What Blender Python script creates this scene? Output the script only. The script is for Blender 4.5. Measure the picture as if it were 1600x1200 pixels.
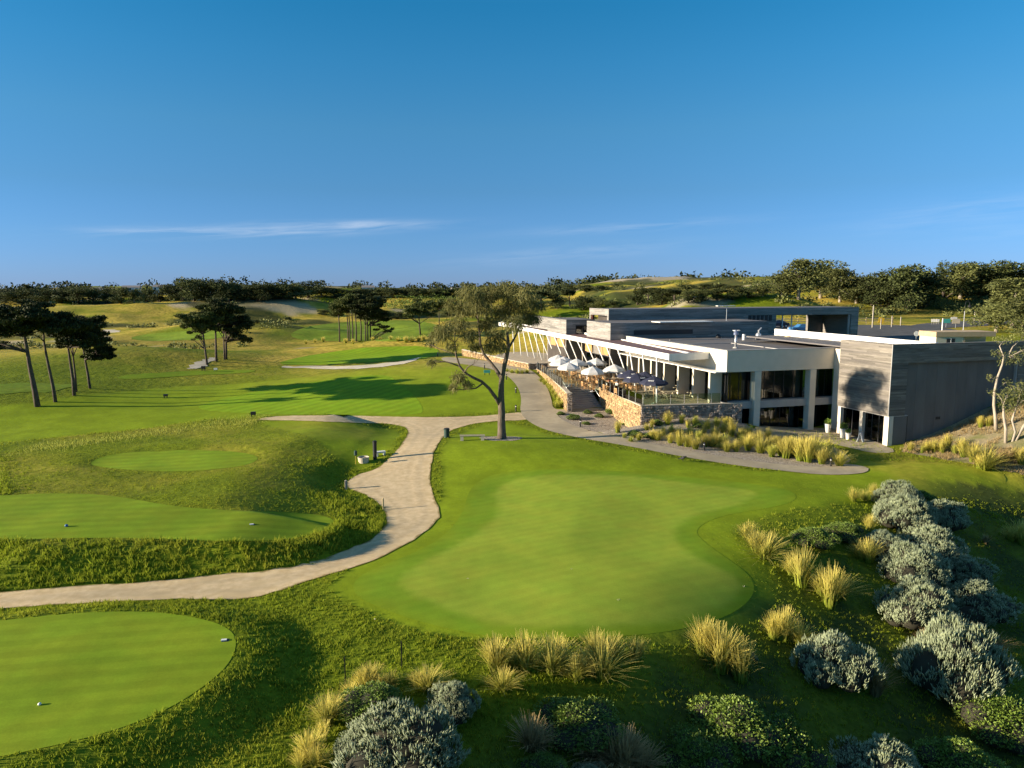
import bpy, math, random
import numpy as np
from mathutils import Vector, geometry

for o in list(bpy.data.objects):
    bpy.data.objects.remove(o)
random.seed(7)
rng = np.random.default_rng(11)
sc = bpy.context.scene
COL = sc.collection

# ------------------------------------------------------------------ camera
F, CH = 1150.0, 15.2                       # focal length in photo pixels (1600 wide), height of the drone
TH = math.atan(150 / F)
CT, ST = math.cos(TH), math.sin(TH)
cam_d = bpy.data.cameras.new('camera')
cam_d.sensor_width = 36
cam_d.lens = 36 * F / 1600
cam_d.clip_end = 9000
cam_d.clip_start = 0.5
cam = bpy.data.objects.new('camera', cam_d)
COL.objects.link(cam)
cam.location = (0, 0, CH)
cam.rotation_euler = (math.pi / 2 - TH, 0, 0)
sc.camera = cam

# ------------------------------------------------------------------ sky and sun
SUN_A, SUN_E = math.radians(10), math.radians(13)      # travel direction over the ground, elevation
SUN_DIR = Vector((math.cos(SUN_A) * math.cos(SUN_E), math.sin(SUN_A) * math.cos(SUN_E), -math.sin(SUN_E)))
world = bpy.data.worlds.new('World')
sc.world = world
world.use_nodes = True
wn, wl = world.node_tree.nodes, world.node_tree.links
wn.clear()
w_out = wn.new('ShaderNodeOutputWorld')
w_bg = wn.new('ShaderNodeBackground')
w_sky = wn.new('ShaderNodeTexSky')
w_sky.sky_type = 'NISHITA'
w_sky.sun_disc = False
w_sky.sun_elevation = SUN_E
w_sky.sun_rotation = math.atan2(-SUN_DIR.x, -SUN_DIR.y)
w_sky.air_density = 1.0
w_sky.dust_density = 0.05
w_sky.ozone_density = 1.5
w_sky.altitude = 0
w_bg.inputs['Strength'].default_value = 0.08


def wmath(op, a, b=None, clamp=False):
    n = wn.new('ShaderNodeMath'); n.operation = op; n.use_clamp = clamp
    for i, v in enumerate((a, b)):
        if v is None:
            continue
        if isinstance(v, (int, float)):
            n.inputs[i].default_value = v
        else:
            wl.new(v, n.inputs[i])
    return n.outputs[0]


w_tc = wn.new('ShaderNodeTexCoord')
w_sep = wn.new('ShaderNodeSeparateXYZ')
wl.new(w_tc.outputs['Generated'], w_sep.inputs[0])
# deep polarised blue: the same tint all round, deeper with height, then raised overhead as added fill for shaded walls
w_ramp = wn.new('ShaderNodeValToRGB')
wl.new(w_sep.outputs['Z'], w_ramp.inputs[0])
SKY_STOPS = [(0.0, (0.172, 0.330, 1.06)), (0.06, (0.174, 0.355, 0.82)), (0.125, (0.176, 0.378, 0.665)), (0.20, (0.178, 0.452, 0.677)), (0.275, (0.125, 0.489, 0.726)), (0.34, (0.08, 0.50, 0.74)), (0.6, (0.50, 0.74, 0.82)), (1.0, (0.75, 0.86, 0.88))]
while len(w_ramp.color_ramp.elements) < len(SKY_STOPS):
    w_ramp.color_ramp.elements.new(0.5)
for el, (p, c) in zip(w_ramp.color_ramp.elements, SKY_STOPS):
    el.position = p
    el.color = (*c, 1)
w_mul = wn.new('ShaderNodeMix'); w_mul.data_type = 'RGBA'; w_mul.blend_type = 'MULTIPLY'
w_mul.inputs['Factor'].default_value = 1.0
wl.new(w_sky.outputs[0], w_mul.inputs['A'])
wl.new(w_ramp.outputs[0], w_mul.inputs['B'])
# thin wisps of cirrus low over the horizon
w_az = wmath('ARCTAN2', w_sep.outputs['X'], w_sep.outputs['Y'])
w_el = wmath('ARCSINE', w_sep.outputs['Z'])
w_cmb = wn.new('ShaderNodeCombineXYZ')
wl.new(wmath('MULTIPLY', w_az, 5.0), w_cmb.inputs[0])
wl.new(wmath('ADD', wmath('MULTIPLY', w_el, 62.0), wmath('MULTIPLY', w_az, -4.2)), w_cmb.inputs[1])
w_noise = wn.new('ShaderNodeTexNoise')
w_noise.inputs['Scale'].default_value = 1.6
w_noise.inputs['Detail'].default_value = 5
w_noise.inputs['Roughness'].default_value = 0.62
w_noise.inputs['Distortion'].default_value = 0.5
wl.new(w_cmb.outputs[0], w_noise.inputs['Vector'])


def w_blob(az0, el0, saz, sel, amp, slope=0.0):
    da = wmath('SUBTRACT', w_az, az0)
    dx = wmath('DIVIDE', da, saz)
    dy = wmath('DIVIDE', wmath('SUBTRACT', wmath('SUBTRACT', w_el, el0), wmath('MULTIPLY', da, slope)), sel)
    r2 = wmath('ADD', wmath('MULTIPLY', dx, dx), wmath('MULTIPLY', dy, dy))
    return wmath('MULTIPLY', wmath('EXPONENT', wmath('MULTIPLY', r2, -1.0)), amp)


w_mask = None
for b in [(-0.30, 0.073, 0.15, 0.0075, 1.0, 0.045), (-0.21, 0.0815, 0.09, 0.005, .8, .03), (-0.44, 0.068, 0.08, 0.005, .7, 0.02), (0.07, 0.045, 0.13, 0.010, .45, 0.08), (0.15, 0.079, 0.13, 0.006, .55, .05), (0.54, 0.085, 0.10, 0.016, .38, .1), (0.62, 0.06, 0.09, 0.008, .25, 0)]:
    v = w_blob(*b)
    w_mask = v if w_mask is None else wmath('ADD', w_mask, v)
w_cl = wmath('MULTIPLY', w_mask, wmath('MULTIPLY', wmath('SUBTRACT', w_noise.outputs['Fac'], 0.36), 3.0, True))
w_mixc = wn.new('ShaderNodeMix'); w_mixc.data_type = 'RGBA'
wl.new(wmath('MULTIPLY', w_cl, 0.36, True), w_mixc.inputs['Factor'])
wl.new(w_mul.outputs['Result'], w_mixc.inputs['A'])
w_mixc.inputs['B'].default_value = (3.9, 4.2, 4.7, 1)
wl.new(w_mixc.outputs['Result'], w_bg.inputs['Color'])
wl.new(w_bg.outputs[0], w_out.inputs['Surface'])

sun_d = bpy.data.lights.new('sun', 'SUN')
sun_d.energy = 4.6
sun_d.angle = math.radians(0.53)
sun_d.color = (1.0, 0.86, 0.66)
sun = bpy.data.objects.new('sun', sun_d)
COL.objects.link(sun)
sun.location = (-60, -20, 60)
sun.rotation_euler = SUN_DIR.to_track_quat('-Z', 'Y').to_euler()

vs = sc.view_settings
vs.view_transform = 'Standard'
vs.look = 'None'
vs.gamma = 1
vs.use_curve_mapping = False
vs.exposure = 1.45
sc.render.engine = 'CYCLES'
sc.cycles.use_adaptive_sampling = True
sc.cycles.adaptive_threshold = 0.03
sc.cycles.max_bounces = 5
world.cycles.sampling_method = 'MANUAL'
world.cycles.sample_map_resolution = 512
sc.cycles.diffuse_bounces = 2
sc.cycles.glossy_bounces = 3
sc.cycles.transparent_max_bounces = 12
sc.cycles.transmission_bounces = 4
sc.cycles.caustics_reflective = False
sc.cycles.caustics_refractive = False


# ------------------------------------------------------------------ helpers: materials
def nd(nt, t, **kw):
    n = nt.nodes.new(t)
    for k, v in kw.items():
        setattr(n, k, v)
    return n


def ramp_set(r, stops):
    el = r.color_ramp.elements
    while len(el) < len(stops):
        el.new(0.5)
    for e, (p, c) in zip(el, stops):
        e.position = p
        e.color = (*c, 1) if len(c) == 3 else c


MATS = {}


def mat(name, c1, c2=None, scale=4.0, rough=0.8, bump=0.0, bscale=None, spec=0.3, metal=0.0, stretch=(1, 1, 1), world_co=False, tint=0.0, trans=0.0, objrand=0.0, detail=4.0, lo=0.35, hi=0.65, c3=None, scale3=0.5, lo3=.45, hi3=.65, bdist=0.05, grad=None):
    """general procedural material: two colours blended by noise, optional third large-scale colour,
    per-piece 'tint' attribute, translucency for leaves"""
    if name in MATS:
        return MATS[name]
    m = bpy.data.materials.new(name)
    m.use_nodes = True
    nt = m.node_tree
    nt.nodes.clear()
    L = nt.links
    out = nd(nt, 'ShaderNodeOutputMaterial')
    bs = nd(nt, 'ShaderNodeBsdfPrincipled')
    bs.inputs['Roughness'].default_value = rough
    bs.inputs['Specular IOR Level'].default_value = spec
    bs.inputs['Metallic'].default_value = metal
    if world_co:
        co = nd(nt, 'ShaderNodeNewGeometry').outputs['Position']
    else:
        co = nd(nt, 'ShaderNodeTexCoord').outputs['Object']
    mp = nd(nt, 'ShaderNodeMapping')
    mp.inputs['Scale'].default_value = stretch
    L.new(co, mp.inputs['Vector'])
    co = mp.outputs[0]
    col = None
    if c2 is None:
        rgb = nd(nt, 'ShaderNodeRGB'); rgb.outputs[0].default_value = (*c1, 1)
        col = rgb.outputs[0]
    else:
        nz = nd(nt, 'ShaderNodeTexNoise')
        nz.inputs['Scale'].default_value = scale
        nz.inputs['Detail'].default_value = detail
        nz.inputs['Roughness'].default_value = 0.6
        L.new(co, nz.inputs['Vector'])
        rp = nd(nt, 'ShaderNodeValToRGB')
        ramp_set(rp, [(lo, c1), (hi, c2)])
        L.new(nz.outputs['Fac'], rp.inputs[0])
        col = rp.outputs[0]
    if c3 is not None:
        nz = nd(nt, 'ShaderNodeTexNoise')
        nz.inputs['Scale'].default_value = scale3
        nz.inputs['Detail'].default_value = 3
        L.new(co, nz.inputs['Vector'])
        rp = nd(nt, 'ShaderNodeValToRGB')
        ramp_set(rp, [(lo3, (0, 0, 0)), (hi3, (1, 1, 1))])
        L.new(nz.outputs['Fac'], rp.inputs[0])
        mx = nd(nt, 'ShaderNodeMix', data_type='RGBA')
        L.new(rp.outputs[0], mx.inputs['Factor'])
        L.new(col, mx.inputs['A'])
        mx.inputs['B'].default_value = (*c3, 1)
        col = mx.outputs['Result']
    if grad is not None:                               # attribute 'tip' runs 0 at the root to 1 at the tip of a blade
        at = nd(nt, 'ShaderNodeAttribute', attribute_name='tip')
        mx = nd(nt, 'ShaderNodeMix', data_type='RGBA')
        L.new(at.outputs['Fac'], mx.inputs['Factor'])
        L.new(col, mx.inputs['A'])
        mx.inputs['B'].default_value = (*grad, 1)
        col = mx.outputs['Result']
    val = None
    if tint:
        at = nd(nt, 'ShaderNodeAttribute', attribute_name='tint')
        mr = nd(nt, 'ShaderNodeMapRange')
        L.new(at.outputs['Fac'], mr.inputs[0])
        mr.inputs[3].default_value = 1 - tint
        mr.inputs[4].default_value = 1 + tint
        val = mr.outputs[0]
    if objrand:
        oi = nd(nt, 'ShaderNodeObjectInfo')
        mr = nd(nt, 'ShaderNodeMapRange')
        L.new(oi.outputs['Random'], mr.inputs[0])
        mr.inputs[3].default_value = 1 - objrand
        mr.inputs[4].default_value = 1 + objrand
        if val is None:
            val = mr.outputs[0]
        else:
            mm = nd(nt, 'ShaderNodeMath', operation='MULTIPLY')
            L.new(val, mm.inputs[0]); L.new(mr.outputs[0], mm.inputs[1])
            val = mm.outputs[0]
    if val is not None:
        vm = nd(nt, 'ShaderNodeVectorMath', operation='SCALE')
        L.new(col, vm.inputs[0]); L.new(val, vm.inputs['Scale'])
        col = vm.outputs[0]
    L.new(col, bs.inputs['Base Color'])
    if bump:
        nz = nd(nt, 'ShaderNodeTexNoise')
        nz.inputs['Scale'].default_value = bscale or scale * 4
        nz.inputs['Detail'].default_value = 5
        nz.inputs['Roughness'].default_value = 0.65
        L.new(co, nz.inputs['Vector'])
        bp = nd(nt, 'ShaderNodeBump')
        bp.inputs['Strength'].default_value = bump
        bp.inputs['Distance'].default_value = bdist
        L.new(nz.outputs['Fac'], bp.inputs['Height'])
        L.new(bp.outputs[0], bs.inputs['Normal'])
    sh = bs.outputs[0]
    if trans:
        tr = nd(nt, 'ShaderNodeBsdfTranslucent')
        L.new(col, tr.inputs['Color'])
        ms = nd(nt, 'ShaderNodeMixShader')
        ms.inputs[0].default_value = trans
        L.new(sh, ms.inputs[1]); L.new(tr.outputs[0], ms.inputs[2])
        sh = ms.outputs[0]
    L.new(sh, out.inputs['Surface'])
    MATS[name] = m
    return m


def glass_mat(name, tint=(0.35, 0.4, 0.4), dark=0.5):
    if name in MATS:
        return MATS[name]
    m = bpy.data.materials.new(name); m.use_nodes = True
    nt = m.node_tree; nt.nodes.clear(); L = nt.links
    out = nd(nt, 'ShaderNodeOutputMaterial')
    gl = nd(nt, 'ShaderNodeBsdfGlossy'); gl.inputs['Roughness'].default_value = 0.02
    tp = nd(nt, 'ShaderNodeBsdfTransparent'); tp.inputs['Color'].default_value = (*tint, 1)
    fr = nd(nt, 'ShaderNodeFresnel'); fr.inputs['IOR'].default_value = 1.5
    mm = nd(nt, 'ShaderNodeMath', operation='MULTIPLY_ADD')
    L.new(fr.outputs[0], mm.inputs[0]); mm.inputs[1].default_value = 1.0; mm.inputs[2].default_value = dark
    ms = nd(nt, 'ShaderNodeMixShader')
    L.new(mm.outputs[0], ms.inputs[0]); L.new(tp.outputs[0], ms.inputs[1]); L.new(gl.outputs[0], ms.inputs[2])
    L.new(ms.outputs[0], out.inputs['Surface'])
    MATS[name] = m
    return m


# ------------------------------------------------------------------ helpers: objects and meshes
def tag(o, label=None, cat=None, group=None, kind=None):
    if label: o['label'] = label
    if cat: o['category'] = cat
    if group: o['group'] = group
    if kind: o['kind'] = kind
    return o


def link(name, me, m=None, parent=None, loc=None, rz=None):
    o = bpy.data.objects.new(name, me)
    COL.objects.link(o)
    if m is not None and me is not None and len(me.materials) == 0:
        me.materials.append(m)
    if parent is not None:
        o.parent = parent
    if loc is not None:
        o.location = loc
    if rz is not None:
        o.rotation_euler = (0, 0, rz)
    return o


def empty(name, loc, rz=0, label=None, cat=None, group=None):
    o = bpy.data.objects.new(name, None)
    o.empty_display_size = 0.2
    COL.objects.link(o)
    o.location = loc
    o.rotation_euler = (0, 0, rz)
    return tag(o, label, cat, group)


def copy_tree(root, loc, rz=0, scale=1.0, label=None, group=None, cat=None):
    def rec(o, par):
        c = o.copy()
        COL.objects.link(c)
        c.parent = par
        for ch in o.children:
            rec(ch, c)
        return c
    r = rec(root, None)
    r.location = loc
    r.rotation_euler = (0, 0, rz)
    r.scale = (scale, scale, scale) if not hasattr(scale, '__len__') else scale
    return tag(r, label, cat, group)


def np_mesh(name, verts, faces, smooth=False, attrs=None):
    """verts (n,3), faces (m,k) arrays (one k)"""
    verts = np.asarray(verts, np.float32).reshape(-1, 3)
    faces = np.asarray(faces, np.int32)
    m, k = faces.shape
    me = bpy.data.meshes.new(name)
    me.vertices.add(len(verts)); me.vertices.foreach_set('co', verts.ravel())
    me.loops.add(m * k); me.loops.foreach_set('vertex_index', faces.ravel())
    me.polygons.add(m)
    me.polygons.foreach_set('loop_start', np.arange(0, m * k, k, dtype=np.int32))
    if smooth:
        me.polygons.foreach_set('use_smooth', np.ones(m, bool))
    if attrs:
        for an, av in attrs.items():
            a = me.attributes.new(an, 'FLOAT', 'POINT')
            a.data.foreach_set('value', np.asarray(av, np.float32))
    me.update(calc_edges=True)
    return me


class MB:
    def __init__(s):
        s.v, s.f, s.t = [], [], []

    def add(s, vs, fs, tint=0.5):
        b = len(s.v)
        s.v += [tuple(p) for p in vs]
        s.t += [tint] * len(vs)
        s.f += [tuple(b + i for i in f) for f in fs]
        return s

    def box(s, x0, y0, z0, x1, y1, z1, tint=0.5):
        return s.add([(x0, y0, z0), (x1, y0, z0), (x1, y1, z0), (x0, y1, z0), (x0, y0, z1), (x1, y0, z1), (x1, y1, z1), (x0, y1, z1)],
                     [(0, 3, 2, 1), (4, 5, 6, 7), (0, 1, 5, 4), (1, 2, 6, 5), (2, 3, 7, 6), (3, 0, 4, 7)], tint)

    def hexa(s, p, tint=0.5):
        return s.add(p, [(0, 3, 2, 1), (4, 5, 6, 7), (0, 1, 5, 4), (1, 2, 6, 5), (2, 3, 7, 6), (3, 0, 4, 7)], tint)

    def prism(s, poly, z0, z1, tint=0.5):
        n = len(poly)
        g = lambda z, i: z[i] if hasattr(z, '__len__') else z
        vs = [(x, y, g(z0, i)) for i, (x, y) in enumerate(poly)] + [(x, y, g(z1, i)) for i, (x, y) in enumerate(poly)]
        fs = [tuple(range(n - 1, -1, -1)), tuple(range(n, 2 * n))] + [(i, (i + 1) % n, n + (i + 1) % n, n + i) for i in range(n)]
        return s.add(vs, fs, tint)

    def tube(s, pts, rad, n=8, cap=True, tint=0.5):
        pts = [Vector(p) for p in pts]
        if not hasattr(rad, '__len__'):
            rad = [rad] * len(pts)
        vs, fs = [], []
        ref = Vector((0.3, 0.91, 0.2)).normalized()
        for i, p in enumerate(pts):
            d = (pts[min(i + 1, len(pts) - 1)] - pts[max(i - 1, 0)]).normalized()
            a = d.cross(ref)
            if a.length < 1e-3:
                a = d.cross(Vector((1, 0, 0)))
            a.normalize()
            b = d.cross(a)
            for k in range(n):
                t = 2 * math.pi * k / n
                vs.append(p + (a * math.cos(t) + b * math.sin(t)) * rad[i])
        for i in range(len(pts) - 1):
            for k in range(n):
                k2 = (k + 1) % n
                fs.append((i * n + k, (i + 1) * n + k, (i + 1) * n + k2, i * n + k2))
        if cap:
            fs.append(tuple(range(n)))
            fs.append(tuple(range(len(pts) * n - 1, (len(pts) - 1) * n - 1, -1)))
        return s.add(vs, fs, tint)

    def lathe(s, prof, n=12, c=(0, 0, 0), cap=True, tint=0.5):
        vs, fs = [], []
        for r, z in prof:
            for k in range(n):
                t = 2 * math.pi * k / n
                vs.append((c[0] + r * math.cos(t), c[1] + r * math.sin(t), c[2] + z))
        for i in range(len(prof) - 1):
            for k in range(n):
                k2 = (k + 1) % n
                fs.append((i * n + k, i * n + k2, (i + 1) * n + k2, (i + 1) * n + k))
        if cap:
            fs.append(tuple(range(n - 1, -1, -1)))
            fs.append(tuple(range((len(prof) - 1) * n, len(prof) * n)))
        return s.add(vs, fs, tint)

    def mesh(s, name, smooth=False):
        me = bpy.data.meshes.new(name)
        me.from_pydata(s.v, [], s.f)
        a = me.attributes.new('tint', 'FLOAT', 'POINT')
        a.data.foreach_set('value', np.asarray(s.t, np.float32))
        if smooth:
            me.polygons.foreach_set('use_smooth', np.ones(len(s.f), bool))
        me.update()
        return me

    def build(s, name, m, parent=None, loc=None, rz=None, smooth=False, bevel=0):
        o = link(name, s.mesh(name, smooth), m, parent, loc, rz)
        if bevel:
            b = o.modifiers.new('bevel', 'BEVEL')
            b.width = bevel; b.segments = 1; b.limit_method = 'ANGLE'
        return o


ORD = ['leftmost', 'second from left', 'third from left', 'fourth from left', 'fifth from left', 'sixth from left', 'seventh from left', 'eighth from left', 'ninth from left', 'tenth from left', 'eleventh from left', 'twelfth from left', 'thirteenth from left', 'fourteenth from left', 'fifteenth from left', 'sixteenth from left', 'seventeenth from left', 'eighteenth from left', 'nineteenth from left', 'twentieth from left', 'twenty-first from left', 'twenty-second from left', 'twenty-third from left', 'twenty-fourth from left', 'twenty-fifth from left', 'twenty-sixth from left', 'twenty-seventh from left', 'twenty-eighth from left', 'twenty-ninth from left', 'thirtieth from left']


# ------------------------------------------------------------------ picture ray to place
def ray(px, py):
    dx, dy = (px - 800) / F, (600 - py) / F
    return (dx, CT + dy * ST, -ST + dy * CT)


def at_z(px, py, z):
    d = ray(px, py)
    t = (z - CH) / d[2]
    return (d[0] * t, d[1] * t, z)


def sstep(a, b, x):
    t = np.clip((x - a) / (b - a), 0, 1)
    return t * t * (3 - 2 * t)


# value noise, vectorised
_perm = np.random.default_rng(5).random((256, 256))


def vnoise(x, y):
    xi, yi = np.floor(x).astype(int), np.floor(y).astype(int)
    fx, fy = x - xi, y - yi
    fx = fx * fx * (3 - 2 * fx); fy = fy * fy * (3 - 2 * fy)
    a = _perm[xi & 255, yi & 255]; b = _perm[(xi + 1) & 255, yi & 255]
    c = _perm[xi & 255, (yi + 1) & 255]; d = _perm[(xi + 1) & 255, (yi + 1) & 255]
    return (a * (1 - fx) + b * fx) * (1 - fy) + (c * (1 - fx) + d * fx) * fy - 0.5


def fbm(x, y, oct=4):
    s, a = 0, 1.0
    for i in range(oct):
        s = s + a * vnoise(x * 2 ** i + 17.3 * i, y * 2 ** i + 5.1 * i)
        a *= 0.5
    return s


def smooth_poly(pts, it=2):
    """Chaikin corner cutting of a closed outline"""
    p = np.asarray(pts, float)
    for _ in range(it):
        q = np.roll(p, -1, axis=0)
        p = np.stack([0.75 * p + 0.25 * q, 0.25 * p + 0.75 * q], 1).reshape(-1, 2)
    return p


def sdist(poly, x, y):
    """signed distance to a closed outline, positive inside"""
    x = np.asarray(x, float); y = np.asarray(y, float)
    A = np.asarray(poly, float); B = np.roll(A, -1, 0)
    E = B - A
    l2 = (E ** 2).sum(1) + 1e-12
    out = np.empty(x.shape)
    step = max(1, 400000 // len(A))
    for i in range(0, len(x), step):
        px = x[i:i + step, None] - A[None, :, 0]; py = y[i:i + step, None] - A[None, :, 1]
        t = np.clip((px * E[:, 0] + py * E[:, 1]) / l2, 0, 1)
        d = ((px - t * E[:, 0]) ** 2 + (py - t * E[:, 1]) ** 2).min(1) ** .5
        cond = (A[None, :, 1] > y[i:i + step, None]) != (B[None, :, 1] > y[i:i + step, None])
        ey = np.where(E[:, 1] == 0, 1e-9, E[:, 1])
        cr = cond & (px < E[:, 0] / ey * py)
        ins = (cr.sum(1) % 2) == 1
        out[i:i + step] = np.where(ins, d, -d)
    return out


def pix_poly(pts, z=0.0):
    return np.array([at_z(a, b, z)[:2] for a, b in pts])


# outlines traced in the photograph
PX = dict(
    mound=[(-90, 932), (0, 926), (100, 918), (200, 911), (290, 904), (350, 897), (420, 892), (480, 881), (540, 861), (580, 844), (600, 827), (606, 810), (600, 795), (588, 783), (570, 773), (552, 767), (540, 757), (545, 750), (560, 742), (585, 735), (605, 720), (622, 702), (634, 685), (638, 673), (560, 662), (480, 659), (400, 659), (340, 664), (270, 672), (180, 683), (90, 692), (0, 702), (-90, 710)],
    tee_front=[(-90, 978), (0, 970), (90, 960), (180, 955), (265, 958), (330, 970), (362, 985), (371, 1005), (360, 1035), (330, 1065), (270, 1105), (200, 1135), (120, 1158), (0, 1183), (-90, 1198)],
    tee_left=[(-90, 777), (0, 775), (60, 771), (150, 772), (210, 780), (260, 790), (340, 797), (430, 800), (490, 803), (520, 810), (523, 820), (500, 832), (460, 842), (400, 846), (300, 845), (200, 841), (120, 841), (0, 844), (-90, 847)],
    green_oval=[(138, 725), (155, 715), (186, 708), (268, 703), (351, 704), (396, 710), (406, 718), (380, 729), (289, 738), (206, 735), (157, 730)],
    collar=[(549, 914), (568, 896), (605, 880), (660, 859), (702, 831), (725, 799), (732, 766), (757, 745), (799, 736), (864, 733), (956, 735), (1049, 743), (1141, 752), (1225, 762), (1248, 775), (1234, 787), (1188, 796), (1132, 805), (1100, 817), (1086, 831), (1100, 847), (1137, 873), (1169, 896), (1181, 919), (1169, 942), (1137, 963), (1086, 979), (1026, 990), (956, 995), (864, 996), (771, 995), (725, 988), (656, 972), (595, 951), (558, 933)],
    green=[(623, 905), (642, 889), (693, 863), (743, 836), (776, 808), (780, 785), (771, 769), (790, 752), (827, 744), (910, 741), (1002, 745), (1072, 755), (1155, 762), (1187, 771), (1155, 789), (1095, 803), (1058, 819), (1049, 838), (1072, 861), (1113, 882), (1155, 905), (1164, 923), (1146, 947), (1104, 963), (1026, 974), (933, 980), (817, 979), (734, 965), (679, 947), (637, 926)],
    gravel=[(395, 656), (430, 650), (520, 649), (640, 652), (700, 652), (760, 650), (820, 643), (832, 652), (822, 657), (775, 658), (735, 663), (705, 672), (693, 683), (683, 695), (676, 712), (672, 735), (672, 760), (680, 780), (688, 800), (684, 815), (662, 835), (620, 860), (560, 885), (490, 905), (430, 925), (395, 936), (330, 937), (250, 937), (150, 942), (60, 947), (0, 952), (-90, 957), (-90, 932), (0, 926), (100, 918), (200, 911), (290, 904), (350, 897), (420, 892), (480, 881), (540, 861), (580, 844), (600, 827), (606, 810), (600, 795), (588, 783), (570, 773), (552, 767), (540, 757), (545, 750), (560, 742), (585, 735), (605, 720), (622, 702), (634, 685), (639, 673), (630, 666), (600, 662), (560, 661), (480, 658), (430, 657)],
    concrete=[(690, 557), (745, 562), (790, 568), (826, 576), (842, 588), (855, 605), (862, 625), (864, 640), (885, 640), (915, 638), (950, 637), (975, 640), (940, 642), (900, 643), (872, 646), (872, 652), (900, 668), (960, 682), (1040, 699), (1130, 714), (1220, 727), (1285, 731), (1318, 724), (1352, 729), (1360, 735), (1345, 741), (1290, 743), (1230, 737), (1150, 728), (1060, 713), (980, 697), (900, 684), (850, 672), (822, 657), (812, 643), (815, 625), (811, 608), (799, 592), (780, 580), (745, 572), (690, 565)],
    bed=[(874, 645), (900, 643), (940, 642), (965, 637), (1001, 655), (1080, 650), (1152, 655), (1180, 672), (1230, 689), (1290, 694), (1322, 708), (1330, 722), (1318, 724), (1285, 731), (1220, 727), (1130, 714), (1040, 699), (960, 682), (900, 668), (872, 652)],
    bank=[(1400, 704), (1440, 712), (1500, 722), (1600, 741), (1700, 762), (1790, 700), (1700, 600), (1560, 630), (1470, 668)],
    apron=[(1180, 678), (1240, 688), (1290, 692), (1325, 699), (1360, 708), (1398, 708), (1394, 700), (1318, 672), (1270, 668), (1180, 664)],
    fairway=[(448, 648), (560, 648), (655, 648), (663, 640), (648, 618), (628, 602), (606, 585), (560, 588), (480, 598), (400, 612), (330, 627), (300, 640), (380, 646)],
    fairway2=[(430, 566), (520, 549), (600, 541), (680, 542), (690, 552), (660, 562), (600, 565), (520, 570), (450, 571)],
    far_fair=[(470, 510), (560, 501), (650, 500), (690, 508), (684, 525), (620, 534), (520, 533), (450, 530)],
    far_fair2=[(208, 523), (330, 514), (370, 524), (330, 531), (210, 534)],
    far_tee=[(182, 588), (230, 583), (310, 579), (400, 577), (395, 583), (310, 586), (190, 594)],
    left_strip=[(-90, 601), (0, 599), (80, 600), (130, 601), (80, 612), (0, 616), (-90, 618)],
    sand1=[(426, 573), (480, 572), (560, 572), (630, 565), (668, 555), (640, 568), (570, 576.5), (500, 577)],
    sand2=[(292, 576), (302, 568), (320, 561), (334, 559), (330, 566), (314, 575), (302, 577)],
    sand3=[(156, 520), (160, 515), (176, 515), (190, 517), (184, 520)],
    pave=[(800, 572), (826, 577), (850, 580), (900, 604), (945, 608), (960, 590), (870, 553), (800, 549), (770, 556), (770, 566)],
)
WP = {}
WP['mound'] = smooth_poly(pix_poly(PX['mound'], 0.2), 1)
WP['tee_front'] = smooth_poly(pix_poly(PX['tee_front'], .7), 1)
WP['tee_left'] = smooth_poly(pix_poly(PX['tee_left'], 1.35), 1)
WP['collar'] = smooth_poly(pix_poly(PX['collar'], 0.1), 1)
WP['gravel'] = pix_poly(PX['gravel'], 0.1)
WP['green_oval'] = smooth_poly(pix_poly(PX['green_oval'], 1.4), 1)

# building grid: local u runs along the faces that look at the camera, v runs back
GR = math.radians(16.5)
BO = at_z(1135, 582, 6.65)
CG, SG = math.cos(GR), math.sin(GR)


def b2w(u, v):
    return (BO[0] + u * CG - v * SG, BO[1] + u * SG + v * CG)


def gauss(x, y, cx, cy, sx, sy, r=0.0):
    c, s = math.cos(r), math.sin(r)
    dx, dy = x - cx, y - cy
    a, b = (dx * c + dy * s) / sx, (-dx * s + dy * c) / sy
    return np.exp(-(a * a + b * b))


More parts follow.
